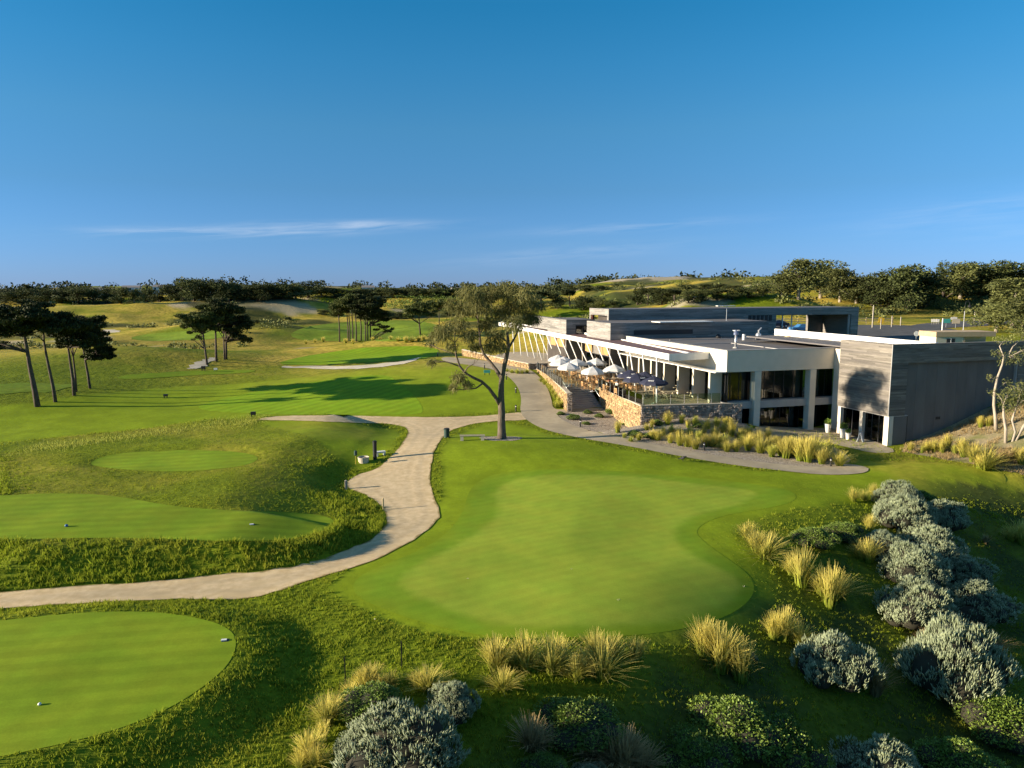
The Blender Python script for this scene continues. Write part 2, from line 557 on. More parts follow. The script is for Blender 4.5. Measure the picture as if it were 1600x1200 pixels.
def height(x, y, detail=True):
    x = np.asarray(x, float); y = np.asarray(y, float)
    U = (x - BO[0]) * CG + (y - BO[1]) * SG
    V = -(x - BO[0]) * SG + (y - BO[1]) * CG
    # ramp up past the terrace, weaker to the left
    z = 3.4 * np.clip((y - 73) / 37, 0, 1) * (0.25 + 0.75 * sstep(-55, -8, x))
    z = z - 0.25 * sstep(66, 80, y) * (1 - sstep(80, 90, y)) * 0
    # ground under and right of the building stays low until the service yard behind
    inb = sstep(-2, 3, U) * (1 - sstep(26, 34, V)) * (1 - sstep(30, 40, U))
    z = z * (1 - inb)
    # rear yard and car park
    yard = sstep(92, 122, y) * sstep(30, 46, x)
    z = z * (1 - yard) + yard * (6.2 + 1.6 * sstep(105, 150, y))
    # planted bank at the right wall
    bx, by = at_z(1400, 703, 0)[:2]
    cx, cy = at_z(1600, 741, 0)[:2]
    ln = math.hypot(cx - bx, cy - by)
    nx, ny = -(cy - by) / ln, (cx - bx) / ln
    s = (x - bx) * nx + (y - by) * ny
    al = ((x - bx) * (cx - bx) + (y - by) * (cy - by)) / ln
    z = np.maximum(z, 5.2 * sstep(0, 22, s) * sstep(-26, -2, al + 8) * sstep(30, 40, x))
    # garden bed against the terrace
    p = b2w(-3.5, 0.2)
    z = np.maximum(z, 0.35 * 0 + 1.9 * gauss(x, y, p[0], p[1], 8.0, 3.6, GR) * (V < 2.5))
    # grassy berm behind the long timber bar, carries on to the right
    bs_ = 26 * sstep(30, 48, x)
    berm = sstep(131 + bs_, 158 + bs_, y) * (1 - sstep(185, 215, y)) * sstep(-6, 14, x)
    z = z + berm * (4.2 + 2.0 * sstep(20, 60, x)) * (1 - sstep(64, 88, x))
    # wooded hill on the right
    z = z + 8.5 * sstep(190, 250, y) * sstep(45, 95, x) * (1 - 0.6 * sstep(300, 420, y))
    # left rolling dunes
    z = z + 2.2 * gauss(x, y, -62, 128, 26, 16, 0.5) + 1.6 * gauss(x, y, -95, 150, 30, 12, 0.2)
    z = z + 7.5 * gauss(x, y, -150, 300, 90, 60, 0.15) + 3.0 * gauss(x, y, -75, 215, 30, 16, -0.2) * 1.0
    z = z + 2.2 * gauss(x, y, -20, 150, 26, 8, 0.1) + 5.0 * gauss(x, y, -92, 300, 45, 20, 0.3)
    # fields and hills toward the horizon
    z = z + 7.0 * sstep(300, 430, y) * (1 - 0.2 * sstep(700, 1500, y)) + 2.5 * gauss(x, y, -20, 395, 60, 40)
    z = z + 6.5 * gauss(x, y, -135, 430, 80, 60) + 3.5 * gauss(x, y, 90, 500, 60, 40) + 3.5 * gauss(x, y, 190, 480, 55, 60) + 5.0 * gauss(x, y, 45, 330, 60, 30)
    z = z + 10 * gauss(x, y, -280, 760, 260, 90) + 4.0 * sstep(500, 1600, y)
    far = sstep(120, 260, y) + sstep(30, 90, -y)
    z = z + far * (1 - .95 * sstep(36, 48, x) * (1 - sstep(190, 215, y))) * (2.4 * fbm(x / 45, y / 45, 3) + 1.1 * fbm(x / 14 + 3, y / 14, 2))
    # tee mound
    nb = (y > 8) & (y < 100) & (np.abs(x) < 75)
    if detail and nb.any():
        xs, ys = x[nb], y[nb]
        d = sdist(WP['mound'], xs, ys)
        amp = 1.35 - 1.1 * sstep(-20, -12, xs)
        rise = amp * sstep(0.0, 3.6, d) + 0.3 * sstep(3, 12, d) * fbm(xs / 9, ys / 9, 2)
        dl = sdist(WP['tee_left'], xs, ys)
        flat = sstep(-1.5, 0.3, dl)
        rise = rise * (1 - flat) + np.maximum(1.35 - .6 * sstep(-17, -10, xs), 0) * flat
        do = sdist(WP['green_oval'], xs, ys)
        fl2 = sstep(-0.9, 0.2, do)
        rise = rise * (1 - fl2) + 1.32 * fl2 + 0.45 * sstep(-4, -0.6, do) * (1 - sstep(-.6, .1, do)) * sstep(57, 64, ys + 0.1 * xs)
        df = sdist(WP['tee_front'], xs, ys)
        dc = sdist(WP['collar'], xs, ys)
        z[nb] += rise + .62 * sstep(-3.2, 0.0, df) + 0.30 * sstep(-7, 2, dc) + 0.2 * sstep(1, 9, dc)
    z = z + 1.3 * gauss(x, y, -4, 66, np.where(x > -4, 22, 14), 8)
    # the shrub slope falls away to the lower right
    ax, ay = at_z(1330, 770, 0)[:2]
    ex, ey = at_z(700, 1075, 0)[:2]
    l2 = math.hypot(ex - ax, ey - ay)
    n2x, n2y = -(ey - ay) / l2, (ex - ax) / l2
    if n2x < 0:
        n2x, n2y = -n2x, -n2y
    s2 = (x - ax) * n2x + (y - ay) * n2y
    z = z - 4.4 * sstep(-1, 17, s2) * (1 - sstep(52, 64, y)) - 0.9 * sstep(2, 14, s2) * (y < 60) * fbm(x / 6, y / 6, 2)
    z = z + 2.6 * (1 - sstep(-80, -30, x)) * sstep(74, 96, y) * (1 - sstep(125, 160, y))
    z = z + 0.16 * fbm(x / 7.0, y / 7.0, 2)
    return z


def gz(x, y):
    return float(height(np.array([x]), np.array([y]))[0])


def gps(pts):
    """picture points onto the terrain (vectorised march)"""
    pts = np.asarray(pts, float)
    dx = (pts[:, 0] - 800) / F; dy = (600 - pts[:, 1]) / F
    D = np.stack([dx, CT + dy * ST, -ST + dy * CT], 1)
    tlo = np.full(len(pts), 12.0); res = np.full(len(pts), np.nan)
    ts = 12.0 * 1.03 ** np.arange(0, 182)
    T = ts[None, :]
    X, Y, Z = D[:, 0:1] * T, D[:, 1:2] * T, CH + D[:, 2:3] * T
    Hh = height(X.ravel(), Y.ravel()).reshape(X.shape)
    below = Z < Hh
    first = np.argmax(below, 1)
    ok = below.any(1)
    lo = ts[np.maximum(first - 1, 0)]; hi = ts[first]
    for _ in range(14):
        mid = (lo + hi) / 2
        zz = height(D[:, 0] * mid, D[:, 1] * mid)
        b = CH + D[:, 2] * mid < zz
        hi = np.where(b, mid, hi); lo = np.where(b, lo, mid)
    t = np.where(ok, hi, 900)
    P = D * t[:, None]
    P[:, 2] += CH
    return P


def gp(px, py):
    return tuple(gps([(px, py)])[0])

# ------------------------------------------------------------------ ground
def grass_mat(name, lawn, rough, dry, bump=0.5, bscale=9.0, bdist=0.06, spec=0.05):
    """turf: colours blended by noise at two scales and by the 'dry' and 'lawn' attributes"""
    m = bpy.data.materials.new(name); m.use_nodes = True
    nt = m.node_tree; nt.nodes.clear(); L = nt.links
    out = nd(nt, 'ShaderNodeOutputMaterial'); bs = nd(nt, 'ShaderNodeBsdfPrincipled')
    bs.inputs['Roughness'].default_value = 0.85
    bs.inputs['Specular IOR Level'].default_value = spec
    co = nd(nt, 'ShaderNodeNewGeometry').outputs['Position']

    def noise(sc_, det=4, lo=.4, hi=.6, rgh=.6):
        n = nd(nt, 'ShaderNodeTexNoise')
        n.inputs['Scale'].default_value = sc_; n.inputs['Detail'].default_value = det; n.inputs['Roughness'].default_value = rgh
        L.new(co, n.inputs['Vector'])
        r = nd(nt, 'ShaderNodeMapRange'); r.inputs[1].default_value = lo; r.inputs[2].default_value = hi
        L.new(n.outputs['Fac'], r.inputs[0])
        return r.outputs[0], n.outputs['Fac']

    def mix(f, a, b, mode='MIX'):
        x = nd(nt, 'ShaderNodeMix', data_type='RGBA', blend_type=mode)
        for s_, v in (('Factor', f), ('A', a), ('B', b)):
            if isinstance(v, (int, float)): x.inputs[s_].default_value = v
            elif isinstance(v, tuple): x.inputs[s_].default_value = (*v, 1)
            else: L.new(v, x.inputs[s_])
        return x.outputs['Result']

    def att(n):
        return nd(nt, 'ShaderNodeAttribute', attribute_name=n).outputs['Fac']
    f1, _ = noise(0.35, 3, .38, .62)
    f2, _ = noise(3.5, 3, .35, .65)
    cl = mix(f1, tuple(c * .86 for c in lawn), tuple(c * 1.15 for c in lawn))
    cl = mix(f2, mix(0.5, cl, tuple(c * .8 for c in lawn)), cl)
    cr = mix(f1, rough, tuple(min(1, c * 1.25 + d) for c, d in zip(rough, (.02, .015, 0))))
    cr = mix(f2, mix(0.55, cr, tuple(c * .55 for c in rough)), cr)
    f4, _ = noise(1.1, 2, .4, .62)
    cd = mix(f4, tuple(c * .75 for c in dry), tuple(c * 1.15 for c in dry))
    col = mix(att('lawn'), cr, cl)
    f3, _ = noise(.12, 3, .36, .64)
    dm = nd(nt, 'ShaderNodeMath', operation='MULTIPLY'); dm.use_clamp = True
    sub = nd(nt, 'ShaderNodeMath', operation='MULTIPLY_ADD'); L.new(f3, sub.inputs[0]); sub.inputs[1].default_value = 1.0; sub.inputs[2].default_value = .35
    L.new(att('dry'), dm.inputs[0]); L.new(sub.outputs[0], dm.inputs[1])
    col = mix(dm.outputs[0], col, cd)
    # bare sandy scrapes and dark scrub patches on the dunes
    col = mix(att('sand'), col, mix(f2, (.34, .28, .19), (.46, .39, .27)))
    col = mix(att('scrub'), col, mix(f2, (.022, .034, .012), (.05, .065, .022)))
    L.new(col, bs.inputs['Base Color'])
    nz = nd(nt, 'ShaderNodeTexNoise'); nz.inputs['Scale'].default_value = bscale; nz.inputs['Detail'].default_value = 3; nz.inputs['Roughness'].default_value = .7
    L.new(co, nz.inputs['Vector'])
    nz2 = nd(nt, 'ShaderNodeTexNoise'); nz2.inputs['Scale'].default_value = bscale * .12; nz2.inputs['Detail'].default_value = 3
    L.new(co, nz2.inputs['Vector'])
    sm = nd(nt, 'ShaderNodeMath', operation='MULTIPLY_ADD'); L.new(nz2.outputs['Fac'], sm.inputs[0]); sm.inputs[1].default_value = 4.0; L.new(nz.outputs['Fac'], sm.inputs[2])
    bp = nd(nt, 'ShaderNodeBump'); bp.inputs['Distance'].default_value = bdist
    st = nd(nt, 'ShaderNodeMath', operation='MULTIPLY_ADD'); L.new(att('lawn'), st.inputs[0]); st.inputs[1].default_value = -bump * .75; st.inputs[2].default_value = bump
    L.new(st.outputs[0], bp.inputs['Strength'])
    L.new(sm.outputs[0], bp.inputs['Height']); L.new(bp.outputs[0], bs.inputs['Normal'])
    L.new(bs.outputs[0], out.inputs['Surface'])
    return m


def turf_mat(name, c, stripe=None, ang=0.0, width=1.4, dc=0.10, bump=0.12, patch=.12):
    """short mown turf: faint mower stripes, blotches and scuffs"""
    m = bpy.data.materials.new(name); m.use_nodes = True
    nt = m.node_tree; nt.nodes.clear(); L = nt.links
    out = nd(nt, 'ShaderNodeOutputMaterial'); bs = nd(nt, 'ShaderNodeBsdfPrincipled')
    bs.inputs['Roughness'].default_value = .9; bs.inputs['Specular IOR Level'].default_value = .06
    co = nd(nt, 'ShaderNodeNewGeometry').outputs['Position']
    facs = []
    for s_, lo, hi, am in ((.22, .3, .7, patch * 1.2), (1.3, .3, .7, patch), (14, .3, .7, patch * .9)):
        n = nd(nt, 'ShaderNodeTexNoise'); n.inputs['Scale'].default_value = s_; n.inputs['Detail'].default_value = 2
        L.new(co, n.inputs['Vector'])
        r = nd(nt, 'ShaderNodeMapRange'); r.inputs[1].default_value = lo; r.inputs[2].default_value = hi; r.inputs[3].default_value = 1 - am; r.inputs[4].default_value = 1 + am
        L.new(n.outputs['Fac'], r.inputs[0]); facs.append(r.outputs[0])
    if stripe:
        mp = nd(nt, 'ShaderNodeMapping'); mp.inputs['Rotation'].default_value = (0, 0, ang); L.new(co, mp.inputs['Vector'])
        w = nd(nt, 'ShaderNodeTexWave'); w.inputs['Scale'].default_value = 0.314 / width; w.inputs['Distortion'].default_value = .6; w.inputs['Detail'].default_value = 2
        L.new(mp.outputs[0], w.inputs['Vector'])
        r = nd(nt, 'ShaderNodeMapRange'); r.inputs[1].default_value = .35; r.inputs[2].default_value = .65; r.inputs[3].default_value = 1 - dc; r.inputs[4].default_value = 1 + dc
        L.new(w.outputs['Fac'], r.inputs[0]); facs.append(r.outputs[0])
    v = facs[0]
    for f in facs[1:]:
        mm = nd(nt, 'ShaderNodeMath', operation='MULTIPLY'); L.new(v, mm.inputs[0]); L.new(f, mm.inputs[1]); v = mm.outputs[0]
    n = nd(nt, 'ShaderNodeTexNoise'); n.inputs['Scale'].default_value = .5; n.inputs['Detail'].default_value = 5; L.new(co, n.inputs['Vector'])
    rp = nd(nt, 'ShaderNodeValToRGB'); ramp_set(rp, [(.38, (c[0] * .95, c[1], c[2])), (.65, (c[0] * 1.07, c[1] * 1.0, c[2] * 1.05))]); L.new(n.outputs['Fac'], rp.inputs[0])
    vm = nd(nt, 'ShaderNodeVectorMath', operation='SCALE'); L.new(rp.outputs[0], vm.inputs[0]); L.new(v, vm.inputs['Scale'])
    L.new(vm.outputs[0], bs.inputs['Base Color'])
    nb = nd(nt, 'ShaderNodeTexNoise'); nb.inputs['Scale'].default_value = 22; nb.inputs['Detail'].default_value = 4; L.new(co, nb.inputs['Vector'])
    bp = nd(nt, 'ShaderNodeBump'); bp.inputs['Strength'].default_value = bump; bp.inputs['Distance'].default_value = .02
    L.new(nb.outputs['Fac'], bp.inputs['Height']); L.new(bp.outputs[0], bs.inputs['Normal'])
    L.new(bs.outputs[0], out.inputs['Surface'])
    return m


G_GROUND = grass_mat('turf_ground', (.205, .272, .012), (.140, .180, .010), (.44, .33, .055))
LAWN_PX = [[(690, 690), (740, 664), (815, 660), (900, 690), (1060, 718), (1230, 742), (1400, 715), (1700, 780), (1700, 800), (1420, 770), (1300, 790), (1210, 800), (1130, 830), (1210, 900), (1215, 950), (1150, 985), (1010, 1000), (760, 1003), (640, 985), (540, 940), (500, 912), (690, 810)],
           [(-200, 630), (0, 640), (180, 612), (330, 600), (560, 580), (640, 572), (690, 562), (745, 573), (780, 581), (800, 594), (812, 612), (814, 642), (640, 652), (400, 655), (200, 672), (0, 692), (-200, 700)],
           [(400, 657), (560, 662), (636, 672), (600, 715), (560, 735), (530, 720), (500, 690), (430, 668)]]
LAWN_W = [smooth_poly(gps(p)[:, :2], 1) for p in LAWN_PX]


def ground_attrs(x, y):
    lawn = np.zeros(x.shape); dry = np.zeros(x.shape); sand = np.zeros(x.shape)
    near = (y > 10) & (y < 170)
    xn, yn = x[near], y[near]
    l = np.zeros(xn.shape)
    for p in LAWN_W:
        l = np.maximum(l, sstep(-.6, .6, sdist(p, xn, yn)))
    lawn[near] = l
    nz = fbm(x / 30 + 9, y / 30, 4)
    # golden dune grass in the middle distance
    dry = sstep(95, 140, y) * sstep(-.42, .12, nz + .05) * 1.0
    dry = dry * (1 - .75 * sstep(15, 60, x) * (y < 130))
    dry = np.maximum(dry, .9 * sstep(500, 700, y) * sstep(-.1, .3, nz))
    dm = sdist(WP['mound'], x, y)
    # straw edge along the far lip of the tee mound, sun-burnt patches on it
    dry = np.maximum(dry, .8 * (1 - sstep(.3, 1.6, np.abs(dm - .9))) * sstep(62, 70, y) * (x < -22))
    dry = np.maximum(dry, .30 * sstep(1.5, 4, dm) * sstep(-.25, .3, fbm(x / 8, y / 8, 3)))
    dry = np.maximum(dry, .35 * sstep(44, 60, y) * (1 - sstep(66, 72, y)) * sstep(20, 34, x) * sstep(-.3, .2, fbm(x / 7, y / 7, 3)))
    dry = np.maximum(dry, .75 * gauss(x, y, 45, 62, 6, 6))
    sand = sstep(.28, .36, fbm(x / 22 + 40, y / 22, 3)) * sstep(130, 180, y) * .8
    hs = gauss(x, y, 90, 492, 40, 28); sand = np.maximum(sand, sstep(.35, .6, hs)); dry = np.maximum(dry, sstep(.2, .4, hs))
    hs = gauss(x, y, 190, 470, 32, 30); sand = np.maximum(sand, .6 * sstep(.4, .7, hs))
    scrub = sstep(.02, .16, fbm(x / 26 + 70, y / 26 + 11, 4)) * sstep(150, 240, y) * .85
    scrub = np.maximum(scrub, sstep(440, 520, y) * sstep(-.2, .02, nz + .12) * .9 * (1 - sand))
    scrub = np.maximum(scrub, .9 * sstep(14, 30, x) * (1 - sstep(36, 44, y)) * sstep(-.1, .15, fbm(x / 4, y / 4, 3)) * .5)
    ax, ay = at_z(1330, 770, 0)[:2]; ex, ey = at_z(700, 1075, 0)[:2]
    ln = math.hypot(ex - ax, ey - ay)
    s2 = ((x - ax) * -(ey - ay) + (y - ay) * (ex - ax)) / ln
    s2 = s2 if -(ey - ay) > 0 else -s2
    scrub = np.maximum(scrub, .85 * sstep(.5, 6, s2) * (y < 58) * (y > 0) * (.55 + .45 * sstep(-.2, .2, fbm(x / 2.2, y / 2.2, 3))))
    return lawn, dry, sand, scrub


th_front = np.radians(np.linspace(-52, 52, 430))
th_back = np.radians(np.linspace(52, 308, 70))[1:-1]
th = np.concatenate([th_front, th_back])
rr = 3.0 * (4200 / 3.0) ** np.linspace(0, 1, 560)
TT, RR = np.meshgrid(th, rr)
gx, gy = (RR * np.sin(TT)).ravel(), (RR * np.cos(TT)).ravel()
gzv = height(gx, gy)
nt_, nr_ = len(th), len(rr)
ii, jj = np.meshgrid(np.arange(nr_ - 1), np.arange(nt_), indexing='ij')
j2 = (jj + 1) % nt_
faces = np.stack([ii * nt_ + jj, ii * nt_ + j2, (ii + 1) * nt_ + j2, (ii + 1) * nt_ + jj], -1).reshape(-1, 4)[:, ::-1]
gx = np.append(gx, 0); gy = np.append(gy, 0); gzv = np.append(gzv, gz(0, 0))
la, dr, sa, sb = ground_attrs(gx, gy)
gme = np_mesh('ground', np.stack([gx, gy, gzv], 1), faces, True, dict(lawn=la, dry=dr, sand=sa, scrub=sb))
tag(link('ground', gme, G_GROUND), kind='structure', label='rolling golf course turf, rough grass and dunes')


def sheet(name, px, m, off, label, it=2, step=None, wobble=0.0, world=None, attrs=None):
    """a surface laid on the terrain inside an outline"""
    if world is None:
        p = smooth_poly(px, it)
        P = gps(p)[:, :2]
    else:
        P = smooth_poly(world, it)
    # drop points that are too close together
    keep = [P[0]]
    per = np.sum(np.linalg.norm(np.roll(P, -1, 0) - P, axis=1))
    ms = max(per / 500, .05)
    for q in P[1:]:
        if np.linalg.norm(q - keep[-1]) > ms:
            keep.append(q)
    P = np.array(keep)
    if wobble:
        nrm = np.roll(P, -1, 0) - np.roll(P, 1, 0)
        nrm = np.stack([nrm[:, 1], -nrm[:, 0]], 1) / (np.linalg.norm(nrm, axis=1, keepdims=True) + 1e-9)
        P = P + nrm * (wobble * fbm(P[:, 0] * 1.4, P[:, 1] * 1.4, 3))[:, None]
    mn, mx = P.min(0), P.max(0)
    st = step or max(.35, math.sqrt((mx[0] - mn[0]) * (mx[1] - mn[1]) / 5000))
    X, Y = np.meshgrid(np.arange(mn[0], mx[0], st), np.arange(mn[1], mx[1], st))
    X = X.ravel() + rng.uniform(-.1, .1, X.size) * st; Y = Y.ravel() + rng.uniform(-.1, .1, Y.size) * st
    d = sdist(P, X, Y)
    X, Y = X[d > st * .35], Y[d > st * .35]
    vv = [Vector((a, b)) for a, b in P] + [Vector((a, b)) for a, b in zip(X, Y)]
    n = len(P)
    r = geometry.delaunay_2d_cdt(vv, [], [list(range(n))], 1, 1e-5)
    V2 = np.array([(v.x, v.y) for v in r[0]])
    z = height(V2[:, 0], V2[:, 1]) + off
    fc = np.array([f for f in r[2]], np.int32)
    a, b, c = V2[fc[:, 0]], V2[fc[:, 1]], V2[fc[:, 2]]
    cr = (b[:, 0] - a[:, 0]) * (c[:, 1] - a[:, 1]) - (b[:, 1] - a[:, 1]) * (c[:, 0] - a[:, 0])
    fc[cr < 0] = fc[cr < 0][:, ::-1]
    at_ = dict(edge=sdist(P, V2[:, 0], V2[:, 1]))
    if attrs: at_.update(attrs(V2[:, 0], V2[:, 1]))
    o = link(name, np_mesh(name, np.column_stack([V2, z]), fc, True, at_), m)
    return tag(o, label, kind='structure'), P


def green_mat():
    """putting surface and collar in one: attribute mixg is 1 on the green, fringe is 1 at the ragged outer rim"""
    m = turf_mat('putting_green_turf', (.250, .318, .030), stripe=True, ang=math.radians(62), width=.8, dc=.022, patch=.06)
    nt = m.node_tree; L = nt.links
    bs = next(n for n in nt.nodes if n.type == 'BSDF_PRINCIPLED')
    src = bs.inputs['Base Color'].links[0].from_socket
    def scaled(col, fac):
        x = nd(nt, 'ShaderNodeMix', data_type='RGBA', blend_type='MULTIPLY'); x.inputs['Factor'].default_value = 1.0
        L.new(col, x.inputs['A']); x.inputs['B'].default_value = (*fac, 1)
        return x.outputs['Result']
    def mix(f, a, b):
        x = nd(nt, 'ShaderNodeMix', data_type='RGBA'); L.new(f, x.inputs['Factor']); L.new(a, x.inputs['A']); L.new(b, x.inputs['B'])
        return x.outputs['Result']
    at = lambda n: nd(nt, 'ShaderNodeAttribute', attribute_name=n).outputs['Fac']
    col = mix(at('mixg'), scaled(src, (.66, .80, .5)), src)
    col = mix(at('fringe'), col, scaled(src, (.72, .80, .42)))
    L.new(col, bs.inputs['Base Color'])
    return m


def track_gravel():
    """compacted cart track: two wheel lines, sandier verges and grass creeping in at the rim"""
    m = mat('gravel_path_stone', (.50, .37, .205), (.62, .48, .29), scale=2.2, rough=.95, bump=.6, bscale=20, world_co=True, c3=(.47, .355, .20), scale3=.5, lo3=.5, hi3=.72, bdist=.03)
    nt = m.node_tree; L = nt.links
    bs = next(n for n in nt.nodes if n.type == 'BSDF_PRINCIPLED')
    src = bs.inputs['Base Color'].links[0].from_socket
    co = nd(nt, 'ShaderNodeNewGeometry').outputs['Position']
    n1 = nd(nt, 'ShaderNodeTexNoise'); n1.inputs['Scale'].default_value = 1.1; n1.inputs['Detail'].default_value = 4; L.new(co, n1.inputs['Vector'])
    e = nd(nt, 'ShaderNodeAttribute', attribute_name='edge').outputs['Fac']
    ee = nd(nt, 'ShaderNodeMath', operation='MULTIPLY_ADD'); L.new(n1.outputs['Fac'], ee.inputs[0]); ee.inputs[1].default_value = .55; L.new(e, ee.inputs[2])
    rp = nd(nt, 'ShaderNodeValToRGB')
    ramp_set(rp, [(.0, (.42, .44, .22)), (.085, (.55, .54, .34)), (.115, (1.06, 1.04, .98)), (.26, (1.02, 1.01, .99)), (.32, (.90, .895, .89)), (.38, (.92, .915, .91)), (.46, (1.03, 1.02, 1.0)), (.58, (.92, .915, .91)), (.68, (1.0, 1.0, 1.0))])
    dv = nd(nt, 'ShaderNodeMath', operation='DIVIDE'); L.new(ee.outputs[0], dv.inputs[0]); dv.inputs[1].default_value = 3.6
    L.new(dv.outputs[0], rp.inputs[0])
    x = nd(nt, 'ShaderNodeMix', data_type='RGBA', blend_type='MULTIPLY'); x.inputs['Factor'].default_value = 1.0
    L.new(src, x.inputs['A']); L.new(rp.outputs[0], x.inputs['B'])
    L.new(x.outputs['Result'], bs.inputs['Base Color'])
    return m


T_GREEN = turf_mat('putting_turf', (.250, .318, .030), patch=.05)
T_COLLAR = turf_mat('collar_turf', (.185, .270, .018), patch=.07)
T_FAIR = turf_mat('fairway_turf', (.195, .300, .012), stripe=True, ang=math.radians(35), width=1.6, dc=.07, patch=.07)
T_TEE = turf_mat('tee_turf', (.185, .260, .014), stripe=True, ang=math.radians(80), width=1.1, dc=.05, patch=.08)
T_FAR = turf_mat('far_turf', (.160, .225, .020), patch=.15)
M_GRAVEL = track_gravel()
M_CONC = mat('path_concrete', (.36, .295, .19), (.44, .36, .24), scale=1.6, rough=.9, bump=.2, bscale=30, world_co=True, c3=(.31, .255, .17), scale3=.25, bdist=.01)
M_MULCH = mat('mulch_bed_gravel', (.20, .16, .12), (.42, .36, .28), scale=7, rough=.95, bump=.9, bscale=12, world_co=True, lo=.42, hi=.6, bdist=.06)
M_BANK = mat('mulch_bank_straw', (.20, .165, .095), (.36, .29, .17), scale=5, rough=.95, bump=.9, bscale=10, world_co=True, c3=(.16, .165, .05), scale3=.5, bdist=.07)
M_SAND = mat('bunker_sand', (.50, .42, .30), (.62, .54, .40), scale=.6, rough=.95, bump=.2, bscale=3, world_co=True)
M_ASPH = mat('road_asphalt', (.07, .068, .066), (.10, .098, .095), scale=.8, rough=.9, bump=.2, bscale=20, world_co=True)
M_PAVE = mat('terrace_paving', (.40, .32, .22), (.48, .39, .27), scale=1.5, rough=.9, world_co=True, bump=.15, bscale=20)

sheets = {}
_GI = smooth_poly(gps(smooth_poly(PX['green'], 1))[:, :2], 1)
_GO = smooth_poly(gps(smooth_poly(PX['collar'], 1))[:, :2], 1)
sheet('putting_green', PX['collar'], green_mat(), .008, 'large pale smooth putting green with a darker mown collar in the foreground', step=.42, attrs=lambda x, y: dict(mixg=sstep(-.35, .35, sdist(_GI, x, y) + .25 * fbm(x / 1.3, y / 1.3, 2)), fringe=1 - sstep(.0, .9, sdist(_GO, x, y) + .3 * fbm(x / .8, y / .8, 2))))
_, WG_OVAL = sheet('oval_tee', PX['green_oval'], T_TEE, .014, 'small oval tee on the grassy mound')
_, WG_TL = sheet('long_tee', PX['tee_left'], T_TEE, .014, 'long curved tee above the shaded bank at left')
_, WG_TF = sheet('near_tee', PX['tee_front'], T_TEE, .014, 'large rounded tee in the lower left corner')
sheet('fairway', PX['fairway'], T_FAIR, .012, 'striped mown fairway beyond the gravel track')
_, WG_GRAV = sheet('gravel_path', PX['gravel'], M_GRAVEL, .03, 'pale gravel cart track winding between the tees', it=2, wobble=.16)
_, WG_CONC = sheet('concrete_path', PX['concrete'], M_CONC, .04, 'wide concrete path curving past the terrace', it=2)
_, WG_BED = sheet('garden_bed', PX['bed'], M_MULCH, .018, 'mulched garden bed below the stone terrace wall', it=1, wobble=.2)
_, WG_BANK = sheet('planted_bank', PX['bank'], M_BANK, .02, 'straw coloured mulch bank against the dark wall at right', it=1, wobble=.3)
sheet('entrance_apron', PX['apron'], M_CONC, .03, 'concrete apron before the glass doors', it=1)
for n_, k_, m_, l_ in (('mid_fairway', 'fairway2', T_FAIR, 'bright fairway strip beyond the sandy ridge'), ('far_fairway', 'far_fair', T_FAR, 'far fairway around the pine clump'),
                       ('far_fairway', 'far_fair2', T_FAR, 'far fairway between the golden dunes at left'), ('far_tee', 'far_tee', T_TEE, 'narrow far tee before the mid pines'), ('left_fairway', 'left_strip', T_FAR, 'fairway strip behind the left pines')):
    sheet(n_, PX[k_], m_, .035, l_, it=2, wobble=1.6 if 'far_fair' in k_ or k_ == 'left_strip' else .6)
for k_, l_ in (('sand1', 'long sandy strip edging the upper fairway'), ('sand2', 'sandy bunker beside the mid pines'), ('sand3', 'small sand scrape on the far left dune')):
    sheet('sand_bunker', PX[k_], M_SAND, .04, l_, it=2, wobble=1.2)
sheet('forecourt_paving', PX['pave'], M_PAVE, .05, 'tan paving under the far end of the canopy', it=1)
sheet('car_park', None, M_ASPH, .03, 'grey asphalt car park behind the entry hall', it=1, world=np.array([(46, 121), (78, 121), (84, 135), (78, 150), (46, 148)]))
sheet('road', [(1372, 545), (1392, 520), (1425, 507), (1480, 503), (1560, 500), (1620, 491), (1620, 499), (1560, 509), (1480, 512), (1448, 518), (1425, 530), (1405, 548)], M_ASPH, .05, 'asphalt road curving up past the car park', it=2)

# ------------------------------------------------------------------ clubhouse materials
M_BEIGE = mat('beige_render', (.62, .555, .445), (.67, .60, .485), scale=.9, rough=.85, bump=.05, bscale=30)
M_WHITE = mat('white_paint', (.70, .68, .63), (.76, .74, .69), scale=2, rough=.5, spec=.4)
M_FIN = mat('cream_blade_render', (.58, .52, .40), (.63, .57, .45), scale=1.2, rough=.8)
M_TIMBER = mat('weathered_timber', (.15, .132, .108), (.245, .22, .185), scale=1.6, rough=.85, stretch=(.5, .5, 7), tint=.28, bump=.25, bscale=6, c3=(.14, .125, .11), scale3=.3)
M_TIMBER_R = mat('lifted_timber', (.215, .20, .18), (.325, .305, .28), scale=1.6, rough=.8, stretch=(.5, .5, 7), tint=.25, bump=.25, bscale=6, c3=(.19, .18, .165), scale3=.3)  # lighter copy of the weathered timber; missing fill light on the rear put into colour
M_TIMBER_D = mat('weathered_timber_core', (.16, .145, .13), (.22, .2, .18), scale=1.6, rough=.9, stretch=(.5, .5, 7))
M_GREY = mat('grey_wall_sheet', (.135, .125, .115), (.165, .155, .14), scale=.8, rough=.85, stretch=(1, 1, .3), bump=.08, bscale=10, tint=.08)
M_ROOF = mat('roof_membrane', (.125, .113, .108), (.16, .148, .142), scale=.5, rough=.85, bump=.06, bscale=14, c3=(.14, .13, .13), scale3=.25)
M_ROOFM = mat('maroon_roof_sheet', (.15, .085, .08), (.2, .12, .11), scale=.7, rough=.7)
M_FRAME = mat('dark_frame_metal', (.03, .03, .032), rough=.5)
M_LINT = mat('lintel_grey', (.34, .32, .30), (.4, .38, .35), scale=1.2, rough=.8)
